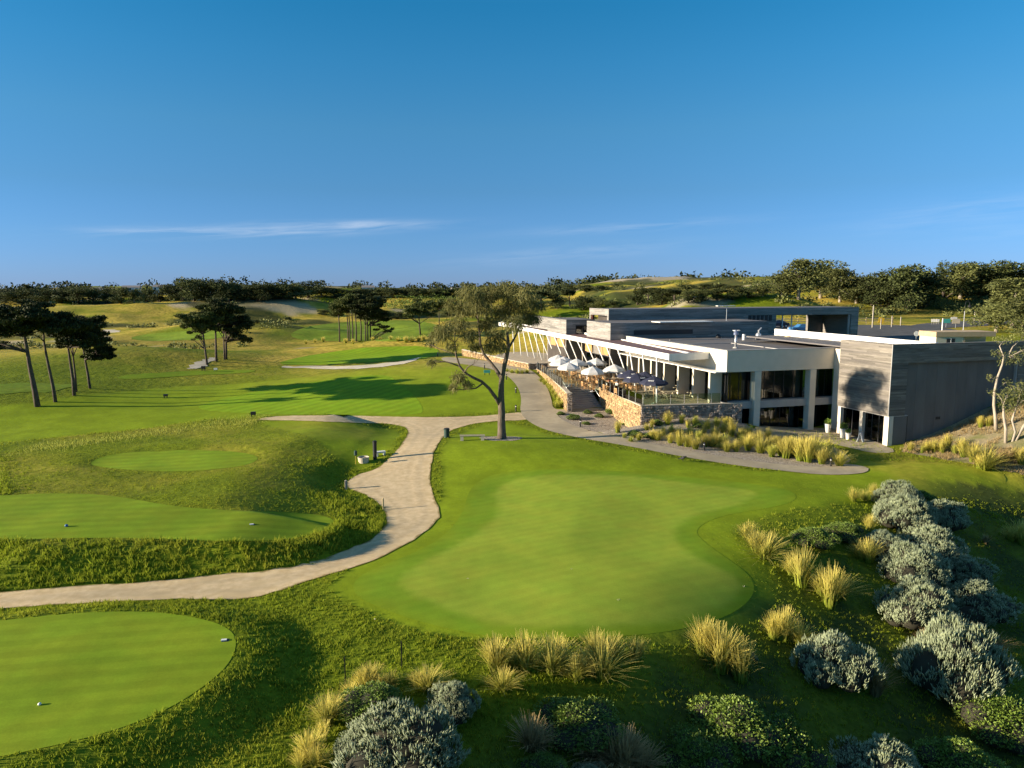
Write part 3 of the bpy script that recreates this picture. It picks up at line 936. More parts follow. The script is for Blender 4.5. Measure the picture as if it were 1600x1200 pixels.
M_ORNG = mat('orange_timber_panel', (.42, .21, .08), (.52, .28, .12), scale=3, rough=.7, stretch=(1, 1, 5))
M_RED = mat('dark_red_panel', (.07, .018, .014), rough=.7)
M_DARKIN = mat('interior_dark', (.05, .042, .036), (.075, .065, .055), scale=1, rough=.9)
M_INFL = mat('interior_floor', (.16, .12, .085), rough=.8)
M_GLASS = glass_mat('window_glass', (.26, .28, .27), .03)
M_BALU = glass_mat('balustrade_glass', (.72, .80, .74), .05)
M_STEEL = mat('galvanised_steel', (.5, .5, .5), (.58, .58, .58), scale=5, rough=.4, metal=.7)
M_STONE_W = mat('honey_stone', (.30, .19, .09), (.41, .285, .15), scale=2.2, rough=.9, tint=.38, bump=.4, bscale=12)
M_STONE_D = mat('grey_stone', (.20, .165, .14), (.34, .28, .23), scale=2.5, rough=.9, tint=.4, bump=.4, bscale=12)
M_MORT = mat('stone_mortar', (.17, .13, .085), rough=.95)
M_CAP = mat('stone_coping', (.44, .38, .29), (.5, .44, .34), scale=2, rough=.9)


class Bld:
    def __init__(s, name, label, u0, v0, z0, cat='building', group=None):
        s.o = (u0, v0, z0)
        x, y = b2w(u0, v0)
        s.root = empty(name, (x, y, z0), GR, label, cat, group)

    def part(s, name, mb, m, parent=None, bevel=0, kind=None, smooth=False):
        loc = (-s.o[0], -s.o[1], -s.o[2]) if parent is None else (0, 0, 0)
        o = mb.build(name, m, parent or s.root, loc, None, smooth, bevel)
        if kind: o['kind'] = kind
        return o

    def box(s, name, m, *a, parent=None, bevel=0):
        return s.part(name, MB().box(*a), m, parent, bevel)


def cladding(mb, axis, fixed, a0, a1, z0, z1, out, h=.155, holes=(), r=random.Random(3)):
    """weathered boards on a plane: axis 'u' runs along u at v=fixed, 'v' runs along v at u=fixed; out is the outward sign"""
    z = z0
    while z < z1 - .02:
        zz = min(z + h, z1)
        a = a0 - r.uniform(0, 2.5)
        while a < a1:
            b = a + r.uniform(2.4, 4.8)
            lo, hi = max(a, a0), min(b, a1)
            segs = [(lo, hi)]
            for (ha, hb, hz0, hz1) in holes:
                if zz > hz0 + .02 and z < hz1 - .02:
                    ns = []
                    for (p, q) in segs:
                        if q <= ha or p >= hb: ns.append((p, q)); continue
                        if p < ha: ns.append((p, ha))
                        if q > hb: ns.append((hb, q))
                    segs = ns
            t = r.random()
            d = .02 + r.random() * .022
            for (p, q) in segs:
                if q - p < .03: continue
                f0, f1 = fixed, fixed + out * d
                lo_f, hi_f = min(f0, f1), max(f0, f1)
                if axis == 'u':
                    mb.box(p, lo_f, z + .006, q - .005, hi_f, zz - .006, t)
                else:
                    mb.box(lo_f, p, z + .006, hi_f, q - .005, zz - .006, t)
            a = b
        z = zz
    return mb


# ------------------------------------------------------------------ restaurant block
R = Bld('restaurant_building', 'low beige restaurant block with glass fronts above the stone terrace', 0, 0, 0)
UR = 14.0
mb = MB().box(0, 0, 6.65, UR, .4, 8.85).box(0, .4, 6.65, .4, 34, 8.85)
R.part('fascia', mb, M_BEIGE, bevel=.02)
R.box('coping', M_LINT, -.04, -.04, 8.855, UR, .44, 8.91)
R.box('coping', M_LINT, -.04, .445, 8.855, .44, 34, 8.91)
R.box('roof', M_ROOF, .41, .41, 8.2, 24, 34, 8.48)
for (a, b, c, d) in ((.45, 13.2, 18, 13.38), (9, .5, 9.14, 13.2), (4.4, 20, 23, 20.15)):
    R.box('roof_seam', M_LINT, a, b, 8.49, c, d, 8.56)
R.box('soffit', M_LINT, .41, .41, 6.6, UR, 16, 6.66)
R.box('floor_slab', M_LINT, .0, .25, 2.75, UR, 1.35, 3.5)
R.box('interior_floor', M_INFL, .2, 1.36, 3.3, UR, 33, 3.48)
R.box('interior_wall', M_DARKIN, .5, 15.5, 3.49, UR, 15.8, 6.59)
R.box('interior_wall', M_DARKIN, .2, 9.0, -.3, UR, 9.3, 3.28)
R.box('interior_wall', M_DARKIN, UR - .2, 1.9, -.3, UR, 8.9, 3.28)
for u in (3.35, 10.1):
    R.box('pillar', M_BEIGE, u, -.12, -.4, u + .75, .72, 6.645, bevel=.015)
R.box('pillar', M_BEIGE, UR - .9, -1.95, -.4, UR + .2, -.02, 8.80, bevel=.015)


def glazed(B, axis, fixed, a0, a1, z0, z1, nmull, name='window', th=.07, trans=None):
    """a framed run of panes"""
    fr = MB(); t = th
    g = lambda p, q, zz0, zz1, d=t: ((p, fixed - d / 2, zz0, q, fixed + d / 2, zz1) if axis == 'u' else (fixed - d / 2, p, zz0, fixed + d / 2, q, zz1))
    fr.box(*g(a0, a1, z0, z0 + t)); fr.box(*g(a0, a1, z1 - t, z1))
    w = (a1 - a0) / nmull
    for k in range(nmull + 1):
        c = a0 + k * w
        lo, hi = max(a0, c - t / 2), min(a1, c + t / 2)
        fr.box(*g(lo, hi, z0 + t, z1 - t, t * .96))
    if trans:
        fr.box(*g(a0, a1, trans, trans + .05, t * .9))
    f = B.part(name, fr, M_FRAME)
    for k in range(nmull):
        p = MB().box(*g(a0 + k * w + t / 2, a0 + (k + 1) * w - t / 2, z0 + t, z1 - t, .012))
        B.part('pane', p, M_GLASS, parent=f)
    return f


glazed(R, 'u', 1.1, .1, 3.3, 3.5, 6.6, 3)
glazed(R, 'u', 1.1, 4.1, 10.1, 3.5, 6.6, 5)
glazed(R, 'u', 1.1, 10.9, UR - .1, 3.5, 6.6, 3)
glazed(R, 'u', 1.5, 0.1, 3.3, -.1, 2.74, 2)
glazed(R, 'u', 1.5, 4.1, 10.1, -.1, 2.74, 5)
glazed(R, 'u', 1.5, 10.9, UR - .1, -.1, 2.74, 2)
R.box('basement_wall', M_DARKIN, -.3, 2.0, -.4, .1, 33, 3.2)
# blade fins and windows along the terrace side
FV = [1.0 + 3.25 * k for k in range(7)]
for k, v in enumerate(FV):
    R.box('blade_fin', M_FIN, -1.25, v, 3.42, .15, v + .32, 6.62)
R.box('window_head', M_WHITE, -1.3, -.02, 6.625, -.02, 1.0, 6.72)
R.box('window_head', M_WHITE, -1.3, 1.01, 6.625, -.02, 23.5, 6.72)
glazed(R, 'v', .25, .05, FV[0] - .02, 3.45, 6.6, 2)
for k in range(6):
    glazed(R, 'v', .25, FV[k] + .34, FV[k + 1] - .02, 3.45, 6.6, 3, trans=4.6 if k > 3 else None)
glazed(R, 'v', .25, 21.0, 34, 3.45, 6.6, 9)
# dim dining room: white chairs and tables behind the glass
chair_in = MB().box(-.22, -.22, .42, .22, .22, .47).box(-.22, .18, .47, .22, .22, .9)
for sx in (-1, 1):
    for sy in (-1, 1):
        chair_in.box(sx * .2 - .02, sy * .2 - .02, 0, sx * .2 + .02, sy * .2 + .02, .42)
# roof plant
def roof_xy(u, v):
    return b2w(u, v)


# ------------------------------------------------------------------ terrace canopy
K = Bld('terrace_canopy', 'long white tapering canopy on slanted posts over the terrace', -5.2, 2.6, 3.4, cat='canopy')
A0, A1 = (-5.2, 2.6), (-3.2, 75.5)
def on_edge(v, off=0.0):
    t = (v - A0[1]) / (A1[1] - A0[1])
    return A0[0] + (A1[0] - A0[0]) * t + off
mb = MB().prism([(A0[0], A0[1]), (A0[0] + .14, A0[1]), (A1[0] + .14, A1[1]), (A1[0], A1[1])], 7.82, 8.46)
K.part('fascia_beam', mb, M_WHITE, bevel=.01)
mb = MB().prism([(A0[0] + .15, A0[1] + .02), (-.02, 3.42), (-.02, 24), (-.3, 46), (A1[0] + .5, A1[1])], [8.2, 8.2, 8.2, 8.2, 8.2], [8.36, 8.36, 8.36, 8.36, 8.36])
K.part('roof_sheet', mb, M_ROOFM)
mb = MB().prism([(A0[0] + .16, A0[1] + .04), (-.03, 3.45), (-.03, 24), (-.32, 46), (A1[0] + .48, A1[1] - .02)], 8.10, 8.18)
K.part('soffit', mb, M_WHITE)
mb = MB().hexa([(A0[0], A0[1] - .06, 7.72), (-.02, 3.30, 7.72), (-.02, 3.40, 7.72), (A0[0], A0[1] - .005, 7.72), (A0[0], A0[1] - .06, 8.47), (-.02, 3.30, 8.47), (-.02, 3.40, 8.47), (A0[0], A0[1] - .005, 8.47)])
K.part('end_panel', mb, M_WHITE)
mb = MB().prism([(-.62, 25), (-.3, 25), (-.42, 46), (A1[0] + .62, A1[1]), (A1[0] + .42, A1[1]), (-.75, 46)], 8.37, 8.62)
K.part('rear_upstand', mb, M_WHITE)
mb = MB().prism([(-2.6, 3.2), (-2.35, 3.2), (-.35, 25), (-.6, 25)], 8.37, 8.5)
K.part('roof_flashing', mb, M_WHITE)
TOPV = [5.5, 9.0, 12.5, 16.1, 19.6, 22.8, 26.6, 30.3, 33.8, 37.6, 40.6, 44.5, 48.3, 51.6, 55.1, 58.3, 61.3, 65.3]
BOTS = [(-6.4, 2.7), (-5.5, 6.9), (-5.2, 9.9), (-3.4, 15.2), (-3.3, 18.2), (-3.0, 21.6), (-3.0, 25.0), (-2.9, 28.0), (-3.2, 31.2), (-3.1, 34.6), (-3.0, 38.0), (-2.9, 42.0), (-2.9, 45.5), (-3.3, 48.5), (-3.5, 51.6), (-3.6, 55.0), (-4.0, 57.8), (-3.9, 62.5)]
for k, (tv, bt) in enumerate(zip(TOPV, BOTS)):
    p = MB().tube([(bt[0], bt[1], 3.38), (on_edge(tv, .1), tv, 7.84)], .085 if k < 4 else .075, 8)
    K.part('canopy_post', p, M_WHITE, smooth=True)
for k, v in enumerate([24.5, 28, 31.5, 35, 38.5, 42, 45.5, 49, 52.5, 56]):
    p = MB().tube([(-1.9, v - 1.0, 3.38), (-1.5, v + 1.0, 8.12)], .06, 6)
    K.part('rear_post', p, M_FIN, smooth=True)

# ------------------------------------------------------------------ timber wing at right
W = Bld('timber_wing', 'tall weathered timber clad wing with dark inset panel at right', 12.1, -9, 0)
ZT = 9.9
mb = MB()
mb.box(12.15, -8.92, 3.0, 13.0, -2.0, ZT - .02)               # left leaf
mb.box(13.0, -8.92, 8.05, 46, -8.3, ZT - .02)
mb.box(13.0, -8.92, 3.0, 14.05, -8.3, 8.05)
mb.box(27.9, -8.92, 2.0, 46, -8.3, 8.05)
W.part('wall_core', mb, M_TIMBER_D)
cl = cladding(MB(), 'v', 12.15, -8.95, -1.98, 3.0, ZT, -1)
W.part('timber_boards', cl, M_TIMBER, kind='stuff')
cl = cladding(MB(), 'u', -8.92, 12.12, 46, 3.0, ZT, -1, holes=((14.05, 27.9, 2.9, 8.05),))
W.part('timber_boards', cl, M_TIMBER, kind='stuff')
for k in range(12):
    u0 = 13.0 + k * 1.25
    W.part('wall_panel', MB().box(u0, -8.62 + .004 * (k % 2), -.6, u0 + 1.238, -8.5, 8.2, random.random()), M_GREY)
W.box('reveal', M_LINT, 27.74, -8.9, 3.5, 27.86, -8.6, 8.02)
W.box('roof', M_ROOF, 13.01, -8.29, 9.0, 17.89, 16, 9.15)
W.box('roof_upstand', M_WHITE, 17.9, -8.25, 8.6, 18.2, 17.0, 9.93)
W.box('roof', M_ROOF, 18.21, -8.29, 8.2, 46, -1.5, 8.4)
W.box('corner_trim', M_LINT, 12.06, -9.0, 3.0, 12.13, -8.93, ZT + .01)
W.box('soffit', M_LINT, 12.2, -8.9, 2.92, 14.5, -2.0, 2.995)
for v0, v1 in ((-8.95, -8.35), (-5.55, -5.15), (-2.45, -2.05)):
    W.box('column', M_BEIGE, 12.2, v0, -.6, 12.75, v1, 2.99)
W.box('lower_wall', M_GREY, 12.76, -8.9, -.6, 14.4, -8.63, 2.9)
glazed(W, 'v', 12.55, -8.3, -5.6, -.4, 2.9, 3, name='glass_door')
glazed(W, 'v', 12.55, -5.1, -2.5, -.4, 2.9, 2, name='glass_door')
W.box('interior_wall', M_DARKIN, 14.45, -8.8, -.4, 14.6, -2.0, 2.9)
W.box('rear_wall', M_BEIGE, 13.4, -1.9, 8.2, 17.8, -1.7, 8.98)
W.box('wall_vent', M_FRAME, 18.2, -8.68, 2.35, 18.7, -8.625, 2.62)

# ------------------------------------------------------------------ long rear bar
E_ = Bld('entry_building', 'long weathered timber entry hall with a drive-through portal behind the restaurant', 1.2, 32.3, 6)
mb = MB()
UB = 44.65
mb.box(3.6, 32.35, 6, 29.3, 39.5, 12.1)
mb.box(29.3, 32.35, 11.02, UB - .02, 39.5, 12.1)
mb.box(43.2, 32.35, 6, UB - .02, 39.5, 11.02)
mb.box(40.4, 39.0, 6, 43.2, 39.5, 11.02)
mb.box(1.25, 32.35, 11.2, 3.6, 39.5, 12.1)
mb.box(1.25, 32.35, 6, 3.6, 32.9, 11.2)
E_.part('wall', mb, M_TIMBER_D)
cl = cladding(MB(), 'u', 32.35, 1.2, UB, 8.0, 12.2, -1, holes=((29.3, 43.2, 7.0, 11.02), (24.3, 28.5, 10.2, 11.07)))
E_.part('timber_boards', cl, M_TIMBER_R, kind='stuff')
cl = cladding(MB(), 'v', 1.25, 32.3, 39.5, 6.4, 12.2, -1, holes=((32.9, 38.9, 9.2, 11.2), (38.4, 39.0, 6.0, 11.2)))
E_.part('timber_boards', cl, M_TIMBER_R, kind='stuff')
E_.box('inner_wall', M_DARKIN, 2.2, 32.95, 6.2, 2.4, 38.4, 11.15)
E_.box('roof', M_ROOF, 1.3, 32.4, 12.11, UB - .1, 39.4, 12.16)
E_.box('red_panel', M_RED, 3.3, 32.95, 6.2, 3.58, 39.3, 11.15)
E_.box('red_panel', M_RED, 1.3, 38.5, 6.2, 1.6, 38.9, 11.15)
E_.box('slot_window', M_FRAME, 24.3, 32.3, 10.2, 28.5, 32.345, 11.07)
for k in range(5):
    E_.box('mullion', M_LINT, 24.9 + k * .72, 32.25, 10.25, 24.95 + k * .72, 32.295, 11.02)
E_.box('portal_leg', M_LINT, 42.9, 32.45, 6, 43.15, 32.7, 11.0)
for u in (30.9, 32.6):
    E_.part('portal_column', MB().tube([(u, 33.0, 6.5), (u, 33.0, 11.0)], .10, 10), M_WHITE, smooth=True)
# lower hall in front
D_ = Bld('lower_hall', 'stepped timber box between the canopy roof and the long entry hall', -2.2, 24, 3.4)
mb = MB().box(-2.15, 24.05, 3.4, 22, 32.2, 10.55)
D_.part('wall', mb, M_TIMBER_D)
cl = cladding(MB(), 'u', 24.05, -2.2, 22, 7.9, 10.6, -1, holes=((1.2, 10.0, 9.0, 9.62),))
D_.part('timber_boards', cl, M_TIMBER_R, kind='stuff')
cl = cladding(MB(), 'v', -2.15, 24.0, 32.2, 8.3, 10.6, -1)
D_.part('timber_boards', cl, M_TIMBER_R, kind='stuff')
D_.box('slot_window', M_FRAME, 1.2, 23.98, 9.0, 10.0, 24.04, 9.62)
D_.box('light_slab', M_WHITE, 4.5, 23.0, 10.62, 12.5, 25.5, 10.72)
D_.box('roof', M_ROOF, -2.1, 24.1, 10.56, 21.9, 32.1, 10.6)
for v0 in (24.4, 30.0):
    D_.box('orange_panel', M_ORNG, -2.3, v0, 6.3, -2.2, v0 + 2.4, 7.7)
glazed(D_, 'v', -2.22, 24.3, 32.0, 3.45, 6.2, 5)
# annexe at the far end
N_ = Bld('rear_annexe', 'low timber annexe with a square window at the far end of the canopy', -3.5, 37, 3.4)
mb = MB().box(-3.45, 37.05, 3.4, 1.1, 45.5, 10.5)
mb.box(-3.3, 45.5, 8.6, -2.0, 54, 10.5)
N_.part('wall', mb, M_TIMBER_D)
cl = cladding(MB(), 'u', 37.05, -3.5, 1.1, 7.9, 10.55, -1, holes=((-2.0, 1.0, 8.4, 9.7),))
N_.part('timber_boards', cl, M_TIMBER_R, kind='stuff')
cl = cladding(MB(), 'v', -3.45, 37.0, 45.4, 8.3, 10.55, -1)
cladding(cl, 'v', -3.3, 45.5, 54, 8.6, 10.55, -1)
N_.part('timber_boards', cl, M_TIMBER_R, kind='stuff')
wf = N_.box('window', M_FRAME, -2.0, 36.98, 8.4, 1.0, 37.04, 9.7)
for a, b in ((-1.9, -.95), (-.75, .9)):
    N_.part('pane', MB().box(a, 36.95, 8.5, b, 36.975, 9.6), M_GLASS, parent=wf)
N_.box('roof', M_ROOF, -3.4, 37.1, 10.51, 1.0, 45.4, 10.54)
N_.box('lower_wall', M_DARKIN, -3.52, 37.2, 3.4, -3.46, 45, 6.4)
N_.box('orange_panel', M_ORNG, -3.6, 37.6, 6.42, -3.48, 40.6, 7.6)
N_.box('orange_panel', M_ORNG, -3.6, 41.2, 6.42, -3.48, 43.6, 7.6)

# ------------------------------------------------------------------ terrace
TB = Bld('terrace', 'raised paved terrace in front of the restaurant', -9, 1, 0)
FLOOR = [(-8.95, 1.05), (1.5, -.4), (1.5, .2), (-.3, .3), (-.3, 46), (-8.0, 46), (-8.0, 35.4), (-8.9, 29), (-10.4, 21.6), (-10.9, 19.2), (-7.45, 19.2), (-7.35, 15.3)]
TB.part('floor', MB().prism(FLOOR, 3.05, 3.4), M_PAVE)
TB.root['kind'] = 'thing'
tag(TB.root, None, 'terrace')


def stone_wall(name, label, line, zt, zb, th, side, m, mcap, cat='wall'):
    """rubble wall along a polyline in building coordinates; side = +1 stones on the left of travel, -1 on the right"""
    B = Bld(name, label, line[0][0], line[0][1], 0, cat)
    core, cap, st = MB(), MB(), MB()
    r = random.Random(len(line) * 7 + int(zt[0] * 10))
    n = len(line)
    P = [Vector((a, b, 0)) for a, b in line]
    nr = []
    for i in range(n):
        d = (P[min(i + 1, n - 1)] - P[max(i - 1, 0)]).normalized()
        nr.append(Vector((-d.y, d.x, 0)) * side)
    for i in range(n - 1):
        a, b = P[i], P[i + 1]
        ai, bi = a - nr[i] * th, b - nr[i + 1] * th
        core.hexa([(*a.xy, zb[i]), (*b.xy, zb[i + 1]), (*bi.xy, zb[i + 1]), (*ai.xy, zb[i]), (*a.xy, zt[i]), (*b.xy, zt[i + 1]), (*bi.xy, zt[i + 1]), (*ai.xy, zt[i])])
        a2, b2 = a + nr[i] * .07, b + nr[i + 1] * .07
        cap.hexa([(*a2.xy, zt[i] + .004), (*b2.xy, zt[i + 1] + .004), (*bi.xy, zt[i + 1] + .004), (*ai.xy, zt[i] + .004), (*a2.xy, zt[i] + .09), (*b2.xy, zt[i + 1] + .09), (*bi.xy, zt[i + 1] + .09), (*ai.xy, zt[i] + .09)])
        Ls = (b - a).length
        z = max(zb[i], zb[i + 1]) * 0 + min(zb[i], zb[i + 1])
        top = lambda s_: zt[i] + (zt[i + 1] - zt[i]) * s_ / Ls
        while z < max(zt[i], zt[i + 1]) - .06:
            h = r.uniform(.14, .3)
            s_ = -r.uniform(0, .3)
            while s_ < Ls:
                w = r.uniform(.22, .55)
                s0, s1 = max(s_, 0), min(s_ + w - .025, Ls)
                z1 = min(z + h - .025, top(s0) - .01)
                if s1 - s0 > .06 and z1 - z > .05:
                    t0, t1 = s0 / Ls, s1 / Ls
                    q0, q1 = a.lerp(b, t0), a.lerp(b, t1)
                    nn = nr[i].lerp(nr[i + 1], (t0 + t1) / 2)
                    dp = r.uniform(.03, .11)
                    j = lambda: r.uniform(-.035, .035)
                    f = []
                    for q, zz in ((q0, z), (q1, z), (q1, z1), (q0, z1)):
                        f.append((q.x, q.y, zz))
                    g = []
                    mid = (q0 + q1) / 2
                    for q, zz, sg in ((q0, z, 1), (q1, z, 1), (q1, z1, -1), (q0, z1, -1)):
                        o_ = q.lerp(mid, .16) + nn * (dp + j() * .6)
                        g.append((o_.x, o_.y, zz + sg * (z1 - z) * .13 + j()))
                    fs = [(4, 5, 6, 7), (0, 1, 5, 4), (1, 2, 6, 5), (2, 3, 7, 6), (3, 0, 4, 7)]
                    st.add(f + g, fs, r.random())
                s_ += w
            z += h
    B.part('core', core, M_MORT)
    B.part('coping', cap, mcap)
    B.part('rubble_stones', st, m, kind='stuff')
    return B


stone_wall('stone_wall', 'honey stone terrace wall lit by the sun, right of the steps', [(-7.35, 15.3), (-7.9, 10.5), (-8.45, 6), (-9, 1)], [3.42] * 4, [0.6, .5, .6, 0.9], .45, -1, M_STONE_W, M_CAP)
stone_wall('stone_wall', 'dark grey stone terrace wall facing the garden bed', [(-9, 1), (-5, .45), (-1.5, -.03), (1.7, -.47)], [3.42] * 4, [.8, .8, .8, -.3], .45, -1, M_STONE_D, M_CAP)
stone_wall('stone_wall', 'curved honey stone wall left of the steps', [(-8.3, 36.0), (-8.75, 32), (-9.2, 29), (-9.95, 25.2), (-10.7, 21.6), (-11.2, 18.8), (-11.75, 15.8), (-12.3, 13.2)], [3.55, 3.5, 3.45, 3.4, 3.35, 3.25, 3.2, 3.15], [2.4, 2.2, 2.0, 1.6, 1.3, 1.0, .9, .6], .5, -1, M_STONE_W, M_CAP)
stone_wall('stone_wall', 'short stone end pier beside the steps', [(-12.28, 13.17), (-11.72, 13.05)], [3.15, 3.15], [.5, .5], .4, -1, M_STONE_D, M_CAP)
p0 = gps([(722, 556), (760, 563), (795, 571), (826, 578)])
ww = [((x - BO[0]) * CG + (y - BO[1]) * SG, -(x - BO[0]) * SG + (y - BO[1]) * CG) for x, y, z in p0]
stone_wall('stone_wall', 'low honey stone wall along the far path under the tree', ww, [4.5, 4.3, 4.2, 4.1], [3.0, 3, 3, 3], .4, -1, M_STONE_W, M_CAP)
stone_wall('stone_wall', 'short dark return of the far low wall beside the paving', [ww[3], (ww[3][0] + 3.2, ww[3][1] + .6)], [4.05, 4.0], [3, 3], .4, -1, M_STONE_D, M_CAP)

S_ = Bld('steps', 'broad shaded concrete steps up to the terrace', -11.1, 14.2, 1.1, cat='steps')
for k in range(12):
    z = 1.15 + k * .188
    S_.box('tread', M_LINT, -11.15, 14.4 + k * .40, .4, -7.5, 14.4 + k * .40 + (.399 if k < 11 else .42), z + .18 - (k == 11) * .02)
for u in (-11.05, -7.6):
    rl = MB().tube([(u, 14.5, 1.35), (u, 14.5, 2.3), (u, 18.9, 4.35), (u, 18.9, 3.4)], .028, 6)
    S_.part('handrail', rl, M_STEEL, smooth=True)


def balustrade(label, line, z, step=1.6):
    B = Bld('glass_balustrade', label, line[0][0], line[0][1], z, 'balustrade')
    rail = MB()
    for i in range(len(line) - 1):
        a, b = Vector((*line[i], 0)), Vector((*line[i + 1], 0))
        L_ = (b - a).length
        n = max(1, round(L_ / step))
        d = (b - a) / n
        nn = Vector((-d.y, d.x, 0)).normalized() * .008
        for k in range(n):
            p, q = a + d * (k + .03), a + d * (k + .97)
            pm = MB().hexa([((p - nn).x, (p - nn).y, z + .05), ((q - nn).x, (q - nn).y, z + .05), ((q + nn).x, (q + nn).y, z + .05), ((p + nn).x, (p + nn).y, z + .05),
                            ((p - nn).x, (p - nn).y, z + 1.05), ((q - nn).x, (q - nn).y, z + 1.05), ((q + nn).x, (q + nn).y, z + 1.05), ((p + nn).x, (p + nn).y, z + 1.05)])
            B.part('glass_panel', pm, M_BALU)
            B.part('post', MB().tube([((a + d * k).x, (a + d * k).y, z - .02), ((a + d * k).x, (a + d * k).y, z + 1.0)], .022, 6), M_STEEL)
    return B


balustrade('clear glass balustrade on the terrace edge right of the steps', [(-7.6, 15.2), (-8.15, 10.5), (-8.7, 6), (-8.75, 1.3)], 3.5)
balustrade('clear glass balustrade along the front terrace edge above the dark stone', [(-8.7, 1.2), (-1.5, .22), (-.5, .1)], 3.5)
balustrade('clear glass balustrade on the curved wall left of the steps', [(-8.5, 35.5), (-9.4, 29), (-10.9, 21.6), (-11.4, 18.8), (-11.9, 15.8)], 3.5)

# ------------------------------------------------------------------ vegetation
M_BARK = mat('pine_bark', (.055, .042, .033), (.11, .085, .066), scale=6, rough=.95, bump=.6, bscale=14, stretch=(1, 1, .3))
M_BARK_P = mat('pale_bark', (.30, .25, .19), (.42, .36, .28), scale=5, rough=.9, bump=.4, bscale=10, stretch=(1, 1, .3))
M_BARK_O = mat('sheoak_bark', (.085, .065, .048), (.165, .13, .095), scale=7, rough=.95, bump=.8, bscale=16, stretch=(1, 1, .25))
M_PINE = mat('pine_needles', (.022, .030, .009), (.052, .062, .018), scale=1.1, rough=.7, tint=.45, trans=.08, spec=.15)
M_PINE2 = mat('pine_needles_light', (.050, .066, .016), (.10, .115, .03), scale=1.1, rough=.7, tint=.4, trans=.1, spec=.15)
M_OAK = mat('sheoak_foliage', (.115, .115, .035), (.20, .19, .065), scale=.5, rough=.7, tint=.35, trans=.22, spec=.15)
M_BUSHD = mat('dark_scrub_leaves', (.040, .052, .016), (.085, .098, .03), scale=.35, rough=.7, tint=.45, trans=.1, objrand=.3, spec=.15)
M_BUSHO = mat('olive_tree_leaves', (.085, .098, .028), (.16, .165, .055), scale=.4, rough=.7, tint=.4, trans=.12, objrand=.25, spec=.15)
M_SILV = mat('silver_shoots', (.20, .245, .115), (.295, .34, .18), scale=1.5, rough=.7, tint=.25, trans=.06, objrand=.10, spec=.2, grad=(.38, .42, .27))
M_SILVC = mat('shrub_core', (.035, .032, .02), rough=.95)
M_GBUSH = mat('green_shrub_leaves', (.10, .16, .02), (.20, .27, .045), scale=2.0, rough=.55, tint=.4, trans=.15, objrand=.15, spec=.3)
M_TUSS = mat('tussock_blades', (.19, .27, .02), (.27, .32, .03), scale=3, rough=.75, tint=.28, trans=.42, objrand=.14, spec=.15, grad=(.70, .57, .15))
M_TUSSG = mat('green_tussock_blades', (.16, .24, .02), (.24, .31, .03), scale=3, rough=.75, tint=.28, trans=.4, objrand=.14, spec=.15, grad=(.55, .52, .11))
M_TUSSB = mat('straw_tussock_blades', (.16, .12, .05), (.24, .18, .08), scale=3, rough=.8, tint=.3, trans=.2, objrand=.12, spec=.1, grad=(.42, .30, .14))
M_GRASS = mat('rough_grass_blades', (.12, .185, .010), (.20, .265, .016), scale=.35, rough=.8, world_co=True, tint=.36, trans=.4, spec=.05, grad=(.30, .33, .03), c3=(.29, .27, .035), scale3=.16, lo3=.5, hi3=.7)
M_VINE = mat('vine_leaves', (.09, .14, .02), (.16, .22, .035), scale=2, rough=.7, tint=.35, trans=.1)


def unit(v):
    return v / (np.linalg.norm(v, axis=-1, keepdims=True) + 1e-9)


def leaf_mesh(name, blobs, n, length, width, seed, droop=0.0, up=0.0, shell=.55, out=0.5, jit=1.0, flat_bottom=None, tri=False):
    """n leaf sized faces spread through a set of ellipsoids (cx,cy,cz,rx,ry,rz)"""
    r = np.random.default_rng(seed)
    B = np.array(blobs, float)
    w = (B[:, 3] * B[:, 4] * B[:, 5]) ** .67
    k = r.choice(len(B), n, p=w / w.sum())
    d = unit(r.normal(size=(n, 3)))
    rad = (shell + (1 - shell) * r.random(n) ** .6)
    # ragged outline
    lump = 1 + .22 * np.sin(d[:, 0] * 7 + k * 1.7) * np.sin(d[:, 1] * 6 + k) + .12 * r.normal(size=n)
    P = B[k, :3] + d * B[k, 3:6] * (rad * lump)[:, None]
    if flat_bottom is not None:
        lowm = (P[:, 2] < B[k, 2] - B[k, 5] * flat_bottom)
        P[lowm, 2] = (B[k, 2] - B[k, 5] * flat_bottom)[lowm] + r.random(lowm.sum()) * .1 * B[k, 5][lowm]
    a = unit(d * out + r.normal(size=(n, 3)) * jit * .6 + np.array([0, 0, up - droop]))
    b = unit(np.cross(a, r.normal(size=(n, 3))))
    L = length * r.uniform(.6, 1.3, n)[:, None]
    W = width * r.uniform(.7, 1.3, n)[:, None]
    t = r.random(n)
    if tri:
        V = np.stack([P - b * W / 2, P + b * W / 2, P + a * L], 1)
        Fc = np.arange(n * 3).reshape(n, 3)
        return np_mesh(name, V.reshape(-1, 3), Fc, False, dict(tint=np.repeat(t, 3)))
    V = np.stack([P - a * L / 2, P + b * W / 2, P + a * L / 2, P - b * W / 2], 1)
    Fc = np.arange(n * 4).reshape(n, 4)
    return np_mesh(name, V.reshape(-1, 3), Fc, False, dict(tint=np.repeat(t, 4)))


def bend(p, q, r, k=.12, n=4):
    """a limb that sags and wanders a little between two points"""
    p, q = Vector(p), Vector(q)
    L = (q - p).length
    o = Vector((r.uniform(-1, 1), r.uniform(-1, 1), r.uniform(.2, 1))) * L * k
    return [tuple(p.lerp(q, t) + o * math.sin(math.pi * t)) for t in np.linspace(0, 1, n)]


